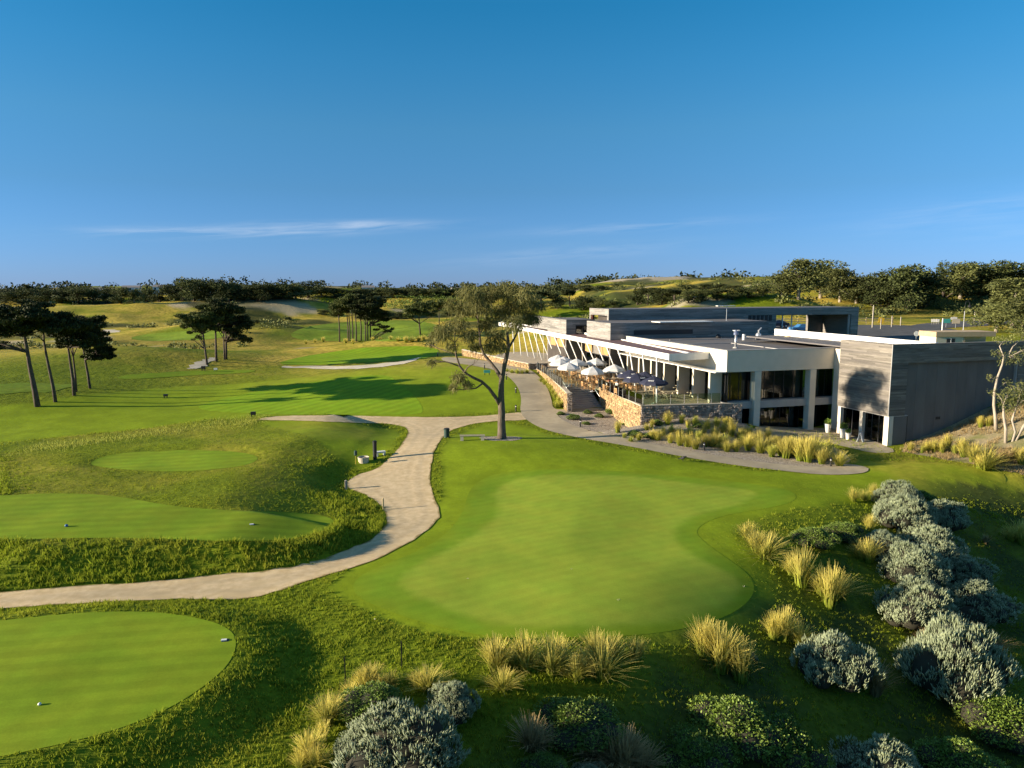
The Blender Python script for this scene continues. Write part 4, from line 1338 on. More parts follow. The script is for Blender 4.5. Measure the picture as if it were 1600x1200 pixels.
def make_tree(name, label, base, trunks, blobs, leaf, mleaf, mbark, seed, group=None, cat='tree', limb_r=.07, rz=0, scale=1.0, twig=3, limbs=True):
    root = empty(name, base, rz, label, cat, group)
    root.scale = (scale,) * 3
    r = random.Random(seed)
    mb = MB()
    for pts, rad in trunks:
        mb.tube(pts, rad, 9)
    tp = [(Vector(p), rd) for pts, rad in trunks for p, rd in zip(pts, rad)]
    if limbs:
        for (cx, cy, cz, rx, ry, rz_) in blobs:
            c = Vector((cx, cy, cz))
            cand = [(p - c).length + 2.0 * max(0, p.z - cz + .1) for p, _ in tp]
            i = min(range(len(tp)), key=lambda q: cand[q])
            p, rd = tp[i]
            if (p - c).length > .3:
                pts = bend(p, c, r)
                r0 = min(rd * .8, limb_r * 1.4)
                mb.tube(pts, [r0, r0 * .75, r0 * .5, r0 * .25], 6)
                for _ in range(twig):
                    e = c + Vector((r.uniform(-1, 1) * rx, r.uniform(-1, 1) * ry, r.uniform(-.4, .8) * rz_)) * .8
                    s = Vector(pts[r.choice([1, 2])])
                    mb.tube(bend(s, e, r), [r0 * .45, r0 * .35, r0 * .22, r0 * .1], 5)
    mb.build('trunk', mbark, root, smooth=True)
    n, ln, wd, kw = leaf
    me = leaf_mesh('crown', blobs, n, ln, wd, seed + 100, **kw)
    link('crown', me, mleaf, root)
    return root


# the she-oak by the path (traced outline, metres from its foot)
OAK_BASE = gp(784, 685)
OAK_S = OAK_BASE[1] / F / 4.444


def zt(zx, zy, d=0.0):
    return ((zx - 557) * OAK_S, d, (1133 - zy) * OAK_S)


TR = [([zt(557, 1150), zt(556, 1090), zt(554, 1000), zt(556, 930), zt(553, 870), zt(553, 800, -.1), zt(555, 740, -.2), zt(560, 690, -.2), zt(575, 620, -.3), zt(592, 550, -.3), zt(606, 480, -.4), zt(598, 400, -.2), zt(596, 330), zt(620, 240, .3)], [.52, .40, .36, .33, .31, .28, .26, .24, .21, .19, .16, .12, .09, .05]),
      ([zt(555, 700, -.2), zt(520, 650, .2), zt(480, 600, .5), zt(430, 540, .8), zt(405, 470, 1.0), zt(400, 400, 1.0), zt(392, 300, .9), zt(388, 220, .8)], [.2, .17, .15, .13, .12, .10, .08, .05]),
      ([zt(550, 900), zt(510, 830, -.3), zt(470, 770, -.6), zt(420, 720, -.8), zt(360, 690, -1.0), zt(310, 660, -1.1), zt(270, 610, -1.2), zt(245, 530, -1.2), zt(240, 450, -1.1)], [.2, .17, .15, .13, .12, .11, .10, .08, .05]),
      ([zt(430, 730, -.8), zt(380, 765, -1.0), zt(310, 770, -1.2), zt(240, 775, -1.2)], [.09, .07, .05, .03]),
      ([zt(600, 500, -.4), zt(650, 420, .3), zt(690, 330, .8), zt(720, 260, 1.0)], [.12, .09, .07, .04]),
      ([zt(300, 655, -1.1), zt(330, 610, -1.6), zt(370, 590, -1.8)], [.08, .05, .03])]
OB = []
_r = random.Random(21)
for zx, zy, rad in [(360, 130, 88), (300, 110, 50), (480, 115, 82), (600, 105, 90), (715, 135, 95), (800, 200, 66), (640, 205, 88), (225, 195, 66), (300, 225, 85), (420, 215, 80), (175, 370, 82), (115, 405, 58), (250, 335, 85), (350, 390, 66), (450, 330, 72), (520, 400, 75), (490, 480, 55), (640, 310, 80), (730, 280, 84), (560, 250, 86), (55, 470, 34), (75, 590, 36), (270, 690, 60), (330, 745, 42), (225, 765, 40), (230, 470, 46), (790, 300, 52), (380, 480, 45), (560, 480, 45)]:
    x, _, z = zt(zx, zy)
    q = rad * OAK_S * .98
    OB.append((x, _r.uniform(-2.2, 2.2) * (1 if zy < 500 else .4) - 1.0, z, q * 1.05, q * 1.25, q * .8))
oak = make_tree('sheoak_tree', 'tall she-oak with a leaning forked trunk beside the bench', OAK_BASE, TR, OB, (14500, .62, .05, dict(droop=.9, out=.7, jit=.9, shell=.25)), M_OAK, M_BARK_O, 5, limb_r=.07)
# bare soil ring
SOIL = [(OAK_BASE[0] + math.cos(a) * (1.9 + .3 * math.sin(3 * a)), OAK_BASE[1] + math.sin(a) * (1.6 + .2 * math.cos(2 * a))) for a in np.linspace(0, 2 * math.pi, 18, endpoint=False)]
sheet('soil_ring', None, M_MULCH, .02, 'bare soil ring at the foot of the she-oak', it=1, world=np.array(SOIL), wobble=.3)


def pine(name, label, px, py, zs, trunk, clumps, seed, mleaf, group, n=4200, ln=.42, wd=.10, r0=.22, z0=None):
    """pine traced in picture units from its foot: trunk [(dx,dy)...], clumps [(dx,dy,r)...]; mpz zs = traced units per picture unit"""
    b = gp(px, py)
    mpz = math.sqrt(b[0] ** 2 + b[1] ** 2) / math.hypot(1, (px - 800) / F) / F / zs
    r = random.Random(seed)
    pts = [(dx * mpz, 0, dy * mpz) for dx, dy in trunk]
    pts[0] = (pts[0][0], 0, -.3)
    rad = [r0 * (1 - .62 * i / (len(pts) - 1)) for i in range(len(pts))]
    bl = []
    for dx, dy, q in clumps:
        q *= 1.22
        bl.append((dx * mpz, r.uniform(-1, 1) * q * mpz * 1.0, dy * mpz, q * mpz * .72, q * mpz * .85, q * mpz * .26))
        for _ in range(6):
            bl.append((dx * mpz + r.uniform(-1.05, 1.05) * q * mpz, r.uniform(-1.5, 1.5) * q * mpz, dy * mpz + r.uniform(-.45, .5) * q * mpz, q * mpz * .46, q * mpz * .5, q * mpz * .17))
    return make_tree(name, label, b, [(pts, rad)], bl, (int(n * 3.0), ln * .9, wd * 1.5, dict(up=.5, out=.8, jit=.9, shell=.4)), mleaf, M_BARK, seed, group, limb_r=.07, twig=0)


s_ = 4.0
GL = 'dark pines at the left edge'
pine('pine_tree', 'leftmost big dark umbrella pine with spreading bare limbs', 59, 635, s_, [(0, 0), (-10, 90), (-20, 180), (-30, 260), (-35, 340), (-45, 440), (-45, 520)], [(-230, 540, 80), (-190, 580, 75), (-120, 600, 90), (-60, 570, 100), (20, 600, 80), (40, 530, 90), (-150, 510, 80), (-235, 380, 45), (-60, 490, 70), (90, 560, 60)], 31, M_PINE, GL, n=7500, r0=.34)
pine('pine_tree', 'thin leaning pine second from left, bare forked stem', 87, 628, s_, [(0, 0), (-8, 90), (-20, 180), (-33, 280), (-42, 380), (-40, 450)], [(-40, 520, 80), (20, 540, 70), (60, 500, 70), (-30, 470, 60)], 32, M_PINE, GL, n=4000, r0=.22)
pine('pine_tree', 'straight pine in the middle of the left clump', 116, 618, s_, [(0, 0), (0, 100), (-8, 200), (-14, 300), (-15, 400)], [(-30, 440, 80), (40, 470, 85), (90, 430, 70), (-40, 380, 55), (60, 380, 75), (-60, 330, 40), (90, 340, 55)], 33, M_PINE, GL, n=5200, r0=.22)
pine('pine_tree', 'slim pine standing just behind the middle one of the left clump', 119, 612, s_, [(0, 0), (2, 100), (-2, 220), (0, 330)], [(10, 380, 60), (60, 400, 60), (40, 330, 50)], 34, M_PINE, GL, n=2600, r0=.16)
pine('pine_tree', 'rightmost pine of the left clump with a low side branch', 141, 607, s_, [(0, 0), (-8, 90), (-18, 180), (-26, 260), (-20, 330)], [(0, 370, 70), (-40, 330, 60), (40, 300, 65), (70, 250, 50), (110, 260, 38), (120, 205, 36), (20, 220, 45), (60, 200, 40)], 35, M_PINE, GL, n=4600, r0=.18)
s_ = 5.333
GM = 'pines beside the sandy bunker'
pine('pine_tree', 'leftmost slim pine beside the sandy bunker', 324, 570, s_, [(0, 0), (-12, 130), (-22, 260), (-25, 360)], [(-90, 370, 85), (-140, 340, 55), (-10, 400, 80), (-50, 300, 50), (-70, 230, 30), (-20, 330, 60)], 41, M_PINE2, GM, n=3400, r0=.2)
pine('pine_tree', 'middle pine of the bunker clump with a light green crown', 338, 565, s_, [(0, 0), (4, 140), (8, 280), (4, 380)], [(-15, 425, 90), (10, 340, 80), (-45, 300, 60), (40, 400, 70)], 42, M_PINE2, GM, n=3400, r0=.22)
pine('pine_tree', 'thin stem at the back of the bunker pine clump', 351, 562, s_, [(0, 0), (0, 140), (5, 280), (0, 360)], [(0, 420, 80), (-30, 370, 60)], 43, M_PINE, GM, n=2000, r0=.15)
pine('pine_tree', 'rightmost dark pine of the bunker clump with drooping branches', 353.5, 561, s_, [(0, 0), (5, 140), (8, 280), (10, 380)], [(-20, 430, 95), (60, 440, 90), (60, 330, 100), (130, 285, 80), (190, 285, 48), (115, 195, 60), (175, 165, 42), (-10, 280, 60), (40, 240, 50)], 44, M_PINE, GM, n=5200, r0=.22)
s_ = 5.333
GC = 'pine clump in the middle of the far fairway'
for k, (zx, zy, cl) in enumerate([(270, 610, [(-10, 250, 60), (-20, 310, 60), (20, 330, 50)]), (340, 605, [(-20, 300, 70), (10, 350, 60)]), (355, 600, [(0, 340, 60), (-30, 270, 50)]), (380, 595, [(0, 330, 75), (30, 280, 70), (0, 370, 45)]), (410, 605, [(20, 340, 70), (30, 270, 60)]), (450, 600, [(20, 320, 75), (40, 250, 70)]), (487, 600, [(20, 310, 80), (50, 240, 70), (30, 190, 50)]), (505, 600, [(40, 290, 80), (80, 220, 60)]), (527, 595, [(40, 280, 70), (90, 210, 65), (120, 170, 45), (100, 110, 40), (150, 80, 28)])]):
    pine('pine_tree', ORD[k] + ' of the nine pines clumped on the far fairway', 480 + zx / 5.333, 420 + zy / 5.333, s_, [(0, 0), (2, 120), (-2, 230), (0, cl[0][1])], cl, 50 + k, M_PINE if k > 2 else M_PINE2, GC, n=1900, ln=.55, wd=.13, r0=.2)
pine('pine_tree', 'lone pine on the far fairway right of the clump', 657, 523, 5.333, [(0, 0), (-8, 90), (-12, 180), (-10, 250)], [(-60, 200, 60), (-10, 240, 75), (50, 220, 65), (70, 170, 50), (-90, 170, 40), (0, 180, 60)], 61, M_PINE2, None, n=2600, ln=.6, wd=.14, r0=.24)
pine('pine_tree', 'slender far pine half behind the she-oak foliage', 686, 508, 5.333, [(0, 0), (2, 60), (0, 130)], [(0, 150, 60), (-40, 170, 50), (40, 180, 50)], 62, M_PINE2, None, n=1500, ln=.7, wd=.16, r0=.2)
for k, (x, y) in enumerate([(738, 497), (745, 498), (752, 496), (760, 497), (768, 496)]):
    pine('pine_tree', ORD[k] + ' of five thin pine stems seen under the she-oak crown', x, y, 5.333, [(0, 0), (1, 80), (0, 150)], [(0, 160, 55), (10, 190, 50)], 65 + k, M_PINE, 'thin pines behind the she-oak', n=800, ln=.8, wd=.2, r0=.2)

# small gums on the bank at right
bt = gp(1557, 672)
GB = [(1.0, .2, 6.8, 1.5, 1.2, .7), (2.4, -.2, 7.6, 1.3, 1.2, .6), (.2, .2, 8.6, 1.1, 1.0, .5), (2.0, 0, 9.2, 1.5, 1.1, .6), (3.4, .3, 8.4, 1.0, 1, .5), (-.6, 0, 7.4, .6, .6, .4), (-1.0, 0, 5.0, .5, .5, .4), (-.6, .1, 3.6, .5, .5, .4), (.6, 0, 4.6, .5, .5, .4)]
make_tree('gum_tree', 'slender pale gum with a bent bare trunk before the dark wall', bt, [([(0, 0, -.3), (-.2, 0, 1.2), (-.45, 0, 2.4), (-.5, 0, 3.6), (-.35, 0, 5.0), (.0, 0, 6.2), (.1, 0, 7.0), (-.4, 0, 8.0)], [.17, .15, .13, .12, .10, .09, .07, .04]), ([(.0, 0, 6.2), (.5, .1, 6.9), (.9, .1, 7.9), (1.6, .1, 8.6)], [.08, .07, .05, .03]), ([(-.4, 0, 3.6), (.1, -.2, 3.0), (.2, -.2, 2.6)], [.04, .05, .06])],
          GB, (1900, .22, .06, dict(droop=.3, shell=.3)), M_BUSHO, M_BARK_P, 71, limb_r=.04)
bt = gp(1580, 690)
GB = [(-.3, .2, 4.2, 1.3, 1.2, .8), (1.0, 0, 4.0, 1.4, 1.2, .9), (2.2, 0, 4.6, 1.4, 1.2, .9), (.6, 0, 5.0, 1.2, 1.1, .7), (-.6, -.2, 3.3, .9, .9, .7), (1.8, -.4, 3.2, 1.1, 1, .7)]
make_tree('gum_tree', 'bushy gum with several pale stems at the right edge', bt, [([(-.5, 0, -.3), (-.6, 0, 1.2), (-.9, 0, 2.4), (-1.0, 0, 3.4)], [.15, .13, .11, .07]), ([(0, 0, -.3), (.3, 0, .9), (-.1, 0, 2.0), (.2, 0, 3.2)], [.14, .12, .1, .06]), ([(.2, 0, -.3), (.9, 0, 1.2), (1.7, .1, 2.4), (2.2, 0, 3.6)], [.15, .13, .11, .07])],
          GB, (3000, .18, .07, dict(shell=.3)), M_BUSHO, M_BARK_P, 72, limb_r=.05)

# ------------------------------------------------------------------ background trees: a few kinds, many individuals
def bg_kind(seed, mleaf, mbark, umbrella=False, n=4600, size=.05):
    r = random.Random(seed)
    bl = []
    if umbrella:
        for _ in range(9):
            a = r.uniform(0, 6.28); q = r.uniform(.05, .33)
            bl.append((math.cos(a) * q, math.sin(a) * q, r.uniform(.62, .9), r.uniform(.12, .2), r.uniform(.12, .2), r.uniform(.06, .11)))
    else:
        for _ in range(15):
            a = r.uniform(0, 6.28); q = r.uniform(.0, .36)
            z = r.uniform(.22, .86) - q * .3
            bl.append((math.cos(a) * q, math.sin(a) * q, z, r.uniform(.13, .22), r.uniform(.13, .22), r.uniform(.1, .17)))
    root = make_tree('scrub_tree', '', (0, -400, -60), [([(0, 0, -.08), (.01, 0, .2), (-.02, .02, .42), (.01, 0, .65)], [.035, .03, .024, .012])], bl, (n, size, size * .5, dict(shell=.5, out=.6)), mleaf, mbark, seed, limb_r=.012, twig=1)
    return root


KINDS = [bg_kind(201, M_BUSHD, M_BARK), bg_kind(202, M_BUSHD, M_BARK), bg_kind(203, M_BUSHD, M_BARK), bg_kind(204, M_BUSHO, M_BARK_P), bg_kind(205, M_BUSHO, M_BARK_P), bg_kind(206, M_PINE, M_BARK, True), bg_kind(207, M_PINE, M_BARK, True)]
KNAME = ['scrub_tree'] * 3 + ['moonah_tree'] * 2 + ['pine_tree'] * 2
_r = random.Random(77)


def bg_tree(px, py, hpx, wpx, kind, label, group, push=0.0):
    x, y, z = gps([(px, py)])[0]
    d = math.hypot(x, y)
    h = hpx * d / F * (_r.uniform(.95, 1.2) if px > 1200 else _r.uniform(.72, 1.02))
    w = wpx * d / F / .8 * _r.uniform(.95, 1.2)
    t = copy_tree(KINDS[kind], (x, y, z), _r.uniform(0, 6.28), (w, w, h), label, group, 'tree')
    t.name = KNAME[kind]
    return t


BELTS = [
    ('{} of the trees on the wooded rise right of the entry hall', 'trees on the right hill', [(1222, 464, 34, 44, 3), (1248, 468, 54, 66, 4), (1282, 466, 52, 62, 3), (1312, 472, 46, 50, 4), (1338, 474, 40, 46, 3), (1362, 478, 40, 46, 0), (1388, 480, 54, 64, 1), (1416, 483, 62, 70, 2), (1446, 480, 56, 56, 0), (1474, 464, 44, 56, 1), (1500, 466, 50, 60, 3), (1528, 466, 50, 60, 2), (1552, 468, 46, 56, 1), (1578, 470, 50, 60, 2), (1604, 472, 50, 60, 0)]),
    ('{} of the pale trees close above the car park at right', 'trees above the car park', [(1556, 520, 42, 50, 3), (1582, 512, 60, 70, 4), (1604, 536, 56, 60, 3)]),
    ('{} of the dark trees rising behind the long entry hall', 'trees behind the entry hall', [(826, 480, 32, 34, 0), (846, 484, 36, 38, 5), (868, 482, 32, 36, 1), (890, 478, 26, 32, 6), (912, 484, 26, 34, 2), (936, 484, 22, 30, 3), (958, 482, 18, 28, 0), (996, 476, 26, 32, 1), (1012, 476, 30, 32, 5), (1034, 476, 32, 36, 2), (1054, 475, 32, 38, 6), (1076, 473, 26, 32, 1), (1098, 471, 22, 32, 0), (1120, 469, 22, 32, 2), (1144, 467, 22, 34, 1), (1168, 465, 20, 34, 0), (1192, 463, 18, 30, 3)]),
    ('{} of the small bushes on the far sandy hill', 'bushes on the far sandy hill', [(866, 457, 12, 26, 0), (892, 456, 13, 30, 1), (916, 456, 15, 30, 2), (940, 454, 13, 28, 0), (962, 452, 11, 22, 1), (1072, 452, 9, 24, 2), (1100, 453, 11, 28, 0), (1124, 452, 10, 28, 1), (1150, 452, 9, 26, 2), (1176, 455, 10, 26, 1)]),
    ('{} of the dark trees massed on the left hill', 'trees massed on the left hill', [(268, 470, 28, 34, 0), (284, 470, 34, 40, 1), (304, 470, 36, 44, 2), (326, 470, 38, 48, 0), (344, 470, 36, 44, 1), (362, 469, 30, 42, 2), (382, 469, 30, 40, 0), (402, 470, 34, 44, 1), (422, 468, 30, 42, 2), (442, 467, 32, 46, 0), (462, 466, 32, 48, 3), (482, 465, 28, 44, 1), (502, 464, 22, 38, 3), (522, 465, 20, 32, 0), (542, 465, 20, 30, 2)]),
    ('{} of the trees in the far left belt beyond the dune', 'trees in the far left belt', [(6, 472, 20, 34, 1), (28, 474, 24, 34, 0), (50, 474, 26, 36, 2), (74, 474, 26, 36, 1), (98, 473, 24, 32, 0), (122, 474, 26, 32, 2), (146, 473, 24, 32, 3), (168, 474, 25, 30, 1), (190, 474, 26, 28, 0), (210, 473, 25, 28, 3), (230, 472, 24, 28, 2), (250, 472, 22, 26, 1)]),
    ('{} of the trees along the middle horizon beyond the vineyard', 'trees along the middle horizon', [(560, 466, 20, 28, 0), (578, 466, 20, 28, 1), (596, 465, 18, 26, 3), (614, 465, 19, 28, 2), (632, 464, 18, 26, 0), (650, 464, 19, 26, 1), (668, 464, 18, 26, 3), (686, 463, 17, 26, 2), (704, 463, 18, 26, 0), (722, 463, 16, 26, 1), (742, 463, 17, 26, 2), (762, 463, 18, 28, 3), (782, 463, 18, 28, 0), (802, 464, 20, 30, 1)]),
    ('{} of the low bushes edging the vineyard field', 'bushes edging the vineyard', [(505, 492, 9, 18, 0), (528, 486, 9, 18, 3), (604, 496, 14, 20, 1), (622, 498, 15, 22, 0), (640, 498, 12, 18, 2), (672, 496, 10, 18, 3), (700, 494, 10, 18, 0), (402, 505, 6, 12, 1), (450, 500, 6, 14, 2)]),
]
for lab, grp, lst in BELTS:
    for k, (a, b, c, d, e) in enumerate(lst):
        bg_tree(a, b, c, d, e, lab.format(ORD[k].capitalize()).lower(), grp)
lone = bg_tree(44, 456, 15, 12, 0, 'lone round tree on the far left skyline', None)
for k in KINDS:
    for ch in list(k.children):
        bpy.data.objects.remove(ch)
    bpy.data.objects.remove(k)

# far wood along the skyline reads as one mass
_rg = np.random.default_rng(9)
bl = []
for _ in range(760):
    a = _rg.uniform(-.74, .74)
    d = _rg.uniform(520, 1150)
    x, y = d * math.sin(a), d * math.cos(a)
    if vnoise(np.array([x / 60]), np.array([y / 60]))[0] < -.12: continue
    h = _rg.uniform(4.5, 8.5)
    bl.append((x, y, gz(x, y) + h * .4, h * .9, h * .9, h * .62))
me = leaf_mesh('far_wood', bl, 30000, 2.6, 1.5, 5, shell=.6, out=.4)
tag(link('far_wood', me, M_BUSHD), 'dark scrub and woodland along the far skyline', None, None, 'stuff')
# coastal scrub on the dunes
bl = []
for _ in range(900):
    a = _rg.uniform(-.66, .66); d = _rg.uniform(170, 480)
    x, y = d * math.sin(a), d * math.cos(a)
    if fbm(np.array([x / 26 + 70]), np.array([y / 26 + 11]), 4)[0] < .03: continue
    if -65 < x < 6 and y < 330: continue
    h = _rg.uniform(.8, 2.2)
    bl.append((x, y, gz(x, y) + h * .3, h * 1.2, h * 1.2, h * .6))
me = leaf_mesh('dune_scrub', bl, 22000, .75, .4, 6, shell=.5)
tag(link('dune_scrub', me, M_BUSHO), 'low coastal scrub scattered over the dunes', None, None, 'stuff')

bl = []
for _ in range(420):
    x, y = _rg.uniform(58, 175), _rg.uniform(196, 262)
    if x > .74 * y or fbm(np.array([x / 12]), np.array([y / 12]), 3)[0] < -.12: continue
    h = _rg.uniform(1.0, 3.2)
    bl.append((x, y, gz(x, y) + h * .3, h * 1.1, h * 1.1, h * .62))
me = leaf_mesh('hill_scrub', bl, 26000, .6, .34, 8, shell=.5)
tag(link('hill_scrub', me, M_BUSHD), 'dense low scrub covering the wooded rise at right', None, None, 'stuff')

# ------------------------------------------------------------------ vineyard rows
def vine_row(p, q, label):
    p, q = np.array(p), np.array(q)
    L = np.linalg.norm(q - p)
    c = (p + q) / 2
    root = empty('vine_row', (p[0], p[1], gz(*p)), 0, label, 'vine row', 'vine rows on the far field')
    n = int(L / 1.6)
    bl = []
    posts = MB()
    for i in range(n):
        t = (i + .5) / n
        x, y = p + (q - p) * t
        zz = gz(x, y)
        bl.append((x - p[0], y - p[1], zz - root.location.z + 1.25, 1.0, .7, .75))
        if i % 4 == 0:
            posts.box(x - p[0] - .06, y - p[1] - .06, zz - root.location.z, x - p[0] + .06, y - p[1] + .06, zz - root.location.z + 1.6)
    link('vines', leaf_mesh('vines', bl, n * 16, .7, .4, int(L * 10) % 97, shell=.4), M_VINE, root)
    posts.build('posts', M_BARK, root)


for k in range(13):
    y0 = 330 + k * 8.5
    vine_row((-66 + k * 1.2, y0 + 6), (-18 + k * .6, y0 - 8), ['nearest', 'second nearest', 'third nearest', 'fourth nearest', 'fifth nearest', 'sixth nearest', 'seventh nearest', 'eighth nearest', 'ninth nearest', 'tenth nearest', 'eleventh nearest', 'twelfth nearest', 'farthest'][k] + ' green vine row on the far slope')

# ------------------------------------------------------------------ shrubs
def dome_lumps(r, n=7, flat=.62):
    L = [(0, 0, .42, .62, .6, .48)]
    for k in range(n):
        a = 2 * math.pi * k / n + r.uniform(-.3, .3)
        q = r.uniform(.38, .58)
        s = r.uniform(.34, .48)
        L.append((math.cos(a) * q, math.sin(a) * q, r.uniform(.22, .42), s, s, s * .85))
    for k in range(3):
        a = r.uniform(0, 6.28); q = r.uniform(.05, .3); s = r.uniform(.3, .4)
        L.append((math.cos(a) * q, math.sin(a) * q, r.uniform(.55, .72), s, s, s * .75))
    return L


def silver_mesh(seed, n=7800):
    r = random.Random(seed); g = np.random.default_rng(seed)
    B = np.array(dome_lumps(r))
    nc = n // 10
    kc = g.integers(0, len(B), nc)
    dc = unit(g.normal(size=(nc, 3))); dc[:, 2] = np.abs(dc[:, 2]) * 1.0 - .2
    dc = unit(dc); rc = g.uniform(.80, 1.06, nc)
    ci = g.integers(0, nc, n); k = kc[ci]
    d = unit(dc[ci] + g.normal(size=(n, 3)) * .10)
    P = B[k, :3] + d * B[k, 3:6] * (rc[ci] * g.uniform(.86, 1.0, n))[:, None]
    P[:, 2] = np.maximum(P[:, 2], .03)
    a = unit(d * .55 + np.array([0, 0, .85]) + g.normal(size=(n, 3)) * .22)
    e1 = unit(np.cross(a, g.normal(size=(n, 3)))); e2 = np.cross(a, e1)
    L = g.uniform(.06, .125, n)[:, None]; R_ = g.uniform(.006, .0105, n)[:, None]
    ring = [(e1 * math.cos(t) + e2 * math.sin(t)) * R_ for t in (0, 2.094, 4.189)]
    V = np.stack([P - a * .02] + [P + a * L * .45 + q for q in ring] + [P + a * L], 1)
    base = np.arange(n)[:, None] * 5
    F_ = np.concatenate([base + np.array(f) for f in ((0, 2, 1), (0, 3, 2), (0, 1, 3), (4, 1, 2), (4, 2, 3), (4, 3, 1))])
    tint = np.repeat(g.random(n), 5); tip = np.tile([0, .3, .3, .3, 1.0], n)
    return np_mesh('shoots', V.reshape(-1, 3), F_, False, dict(tint=tint, tip=tip))


def core_mesh(seed, k=.66):
    r = random.Random(seed)
    mb = MB()
    for (x, y, z, a, b, c) in dome_lumps(r):
        prof = [(a * k * math.sin(t), c * k * -math.cos(t)) for t in np.linspace(.25, math.pi - .05, 6)]
        mb.lathe(prof, 8, (x, y, max(z, c * k * .8)))
        for _ in range(3):
            q = Vector((x + r.uniform(-.9, .9) * a, y + r.uniform(-.9, .9) * b, z + r.uniform(-.3, .8) * c))
            mb.tube([(x * .3, y * .3, 0), (x * .7, y * .7, z * .6), tuple(q)], [.022, .016, .006], 4)
    return mb.mesh('core', True)


def gleaf_mesh(seed, n=9500):
    r = random.Random(seed); g = np.random.default_rng(seed)
    B = np.array(dome_lumps(r))
    k = g.integers(0, len(B), n)
    d = unit(g.normal(size=(n, 3))); d[:, 2] = np.abs(d[:, 2]) - .12
    d = unit(d)
    # leaf rosettes on knobbly lumps
    P = B[k, :3] + d * B[k, 3:6] * (g.uniform(.78, 1.0, n) + .10 * np.sin(d[:, 0] * 13) * np.sin(d[:, 1] * 13))[:, None]
    P[:, 2] = np.maximum(P[:, 2], .02)
    a = unit(d + g.normal(size=(n, 3)) * .7 + np.array([0, 0, .4]))
    b = unit(np.cross(a, g.normal(size=(n, 3))))
    L = g.uniform(.035, .07, n)[:, None]; W = L * .55
    V = np.stack([P - a * L / 2, P + b * W / 2, P + a * L / 2, P - b * W / 2], 1)
    return np_mesh('leaves', V.reshape(-1, 3), np.arange(n * 4).reshape(n, 4), False, dict(tint=np.repeat(g.random(n), 4)))


SILV = [(silver_mesh(300 + k), core_mesh(300 + k)) for k in range(5)]
GBSH = [(gleaf_mesh(320 + k), core_mesh(320 + k, .7)) for k in range(4)]


def shrub(px, py, wpx, hpx, kind, label, group, idx):
    x, y, z = gps([(px, py)])[0]
    d = math.sqrt(x * x + y * y + (CH - z) ** 2)
    w = wpx * d / F / 1.9
    h = hpx * d / F * .80
    root = empty('silver_shrub' if kind == 's' else 'green_shrub', (x, y, z - .04), (idx * 2.4) % 6.28, label, 'shrub', group)
    root.scale = (w, w, h)
    me, co = (SILV if kind == 's' else GBSH)[idx % (5 if kind == 's' else 4)]
    link('foliage', me, M_SILV if kind == 's' else M_GBUSH, root)
    link('stems', co, M_SILVC, root)


SH = [(632, 1215, 205, 118, 's', 'largest silvery shrub in the lower foreground left of centre'), (570, 1150 + 45, 90, 70, 's', 'silvery shrub nestled at the left of the largest one'), (708, 1120, 88, 66, 's', 'rounded silvery shrub with bare twigs at its foot, lower foreground'),
      (1405, 795, 66, 48, 's', 'topmost silvery shrub of the right-hand drift'), (1416, 828, 92, 64, 's', 'second silvery shrub down the right-hand drift'), (1478, 828, 68, 50, 's', 'silvery shrub on the right shoulder of the drift top'), (1382, 866, 76, 40, 's', 'low silvery shrub at the left edge of the drift, beside a yellow tussock'), (1453, 872, 98, 58, 's', 'silvery shrub in the middle of the right drift'), (1428, 912, 96, 66, 's', 'silvery shrub with a brown patch in the right drift'), (1505, 912, 84, 50, 's', 'shaded silvery shrub at the right of the drift middle'),
      (1432, 978, 112, 78, 's', 'broad pale silvery shrub below the drift middle'), (1524, 965, 104, 58, 's', 'spreading silvery shrub near the right edge'), (1476, 1000, 70, 45, 's', 'small silvery shrub tucked under the broad pale one'), (1488, 1085, 136, 118, 's', 'big tall silvery shrub near the lower right'), (1302, 1068, 116, 92, 's', 'silvery shrub standing alone left of the big right one'), (1372, 1235, 140, 75, 's', 'silvery shrub cut by the bottom edge at right'),
      (1170, 1030, 24, 16, 's', 'tiny silvery shrub beside the straw tussocks'), (920, 1222, 60, 34, 's', 'small silvery shrub cut by the bottom edge at centre'),
      (585, 1118, 110, 56, 'g', 'glossy green shrub behind the largest silvery one'), (905, 1146, 140, 58, 'g', 'wide green shrub at the bottom centre'), (1150, 1165, 150, 84, 'g', 'large leafy green shrub in the lower foreground right of centre'), (1228, 1200, 112, 84, 'g', 'green shrub overlapping the right of the large leafy one'), (1090, 1200, 110, 70, 'g', 'green shrub at the lower left of the large leafy one'), (846, 1208, 76, 40, 'g', 'small bright green shrub at the bottom edge'),
      (1272, 850, 72, 34, 'g', 'low dark shrub beside the upper right tussocks'), (1318, 842, 60, 34, 'g', 'dark green shrub left of the drift top'), (1440, 800, 60, 40, 'g', 'dark green shrub tucked among the topmost silvery ones'), (1575, 1150, 120, 70, 'g', 'broad green shrub at the lower right edge'), (1500, 1215, 110, 60, 'g', 'green shrub cut by the bottom right edge')]
for k, (a, b, c, d, e, l) in enumerate(SH):
    shrub(a, b, c, d, e, l, 'silvery shrubs' if e == 's' else 'green shrubs in the foreground', k)
BS = [(896, 655, 24, 12), (876, 648, 16, 8), (918, 646, 16, 9), (936, 652, 18, 9), (958, 648, 28, 15), (975, 652, 22, 12), (916, 663, 16, 7), (992, 681, 28, 13), (1012, 684, 22, 11), (1028, 664, 20, 13), (1003, 660, 18, 11), (1090, 668, 20, 12), (1146, 700, 24, 11), (1126, 700, 22, 12), (1214, 706, 22, 12), (1206, 694, 18, 10), (978, 664, 16, 8)]
BS.sort()
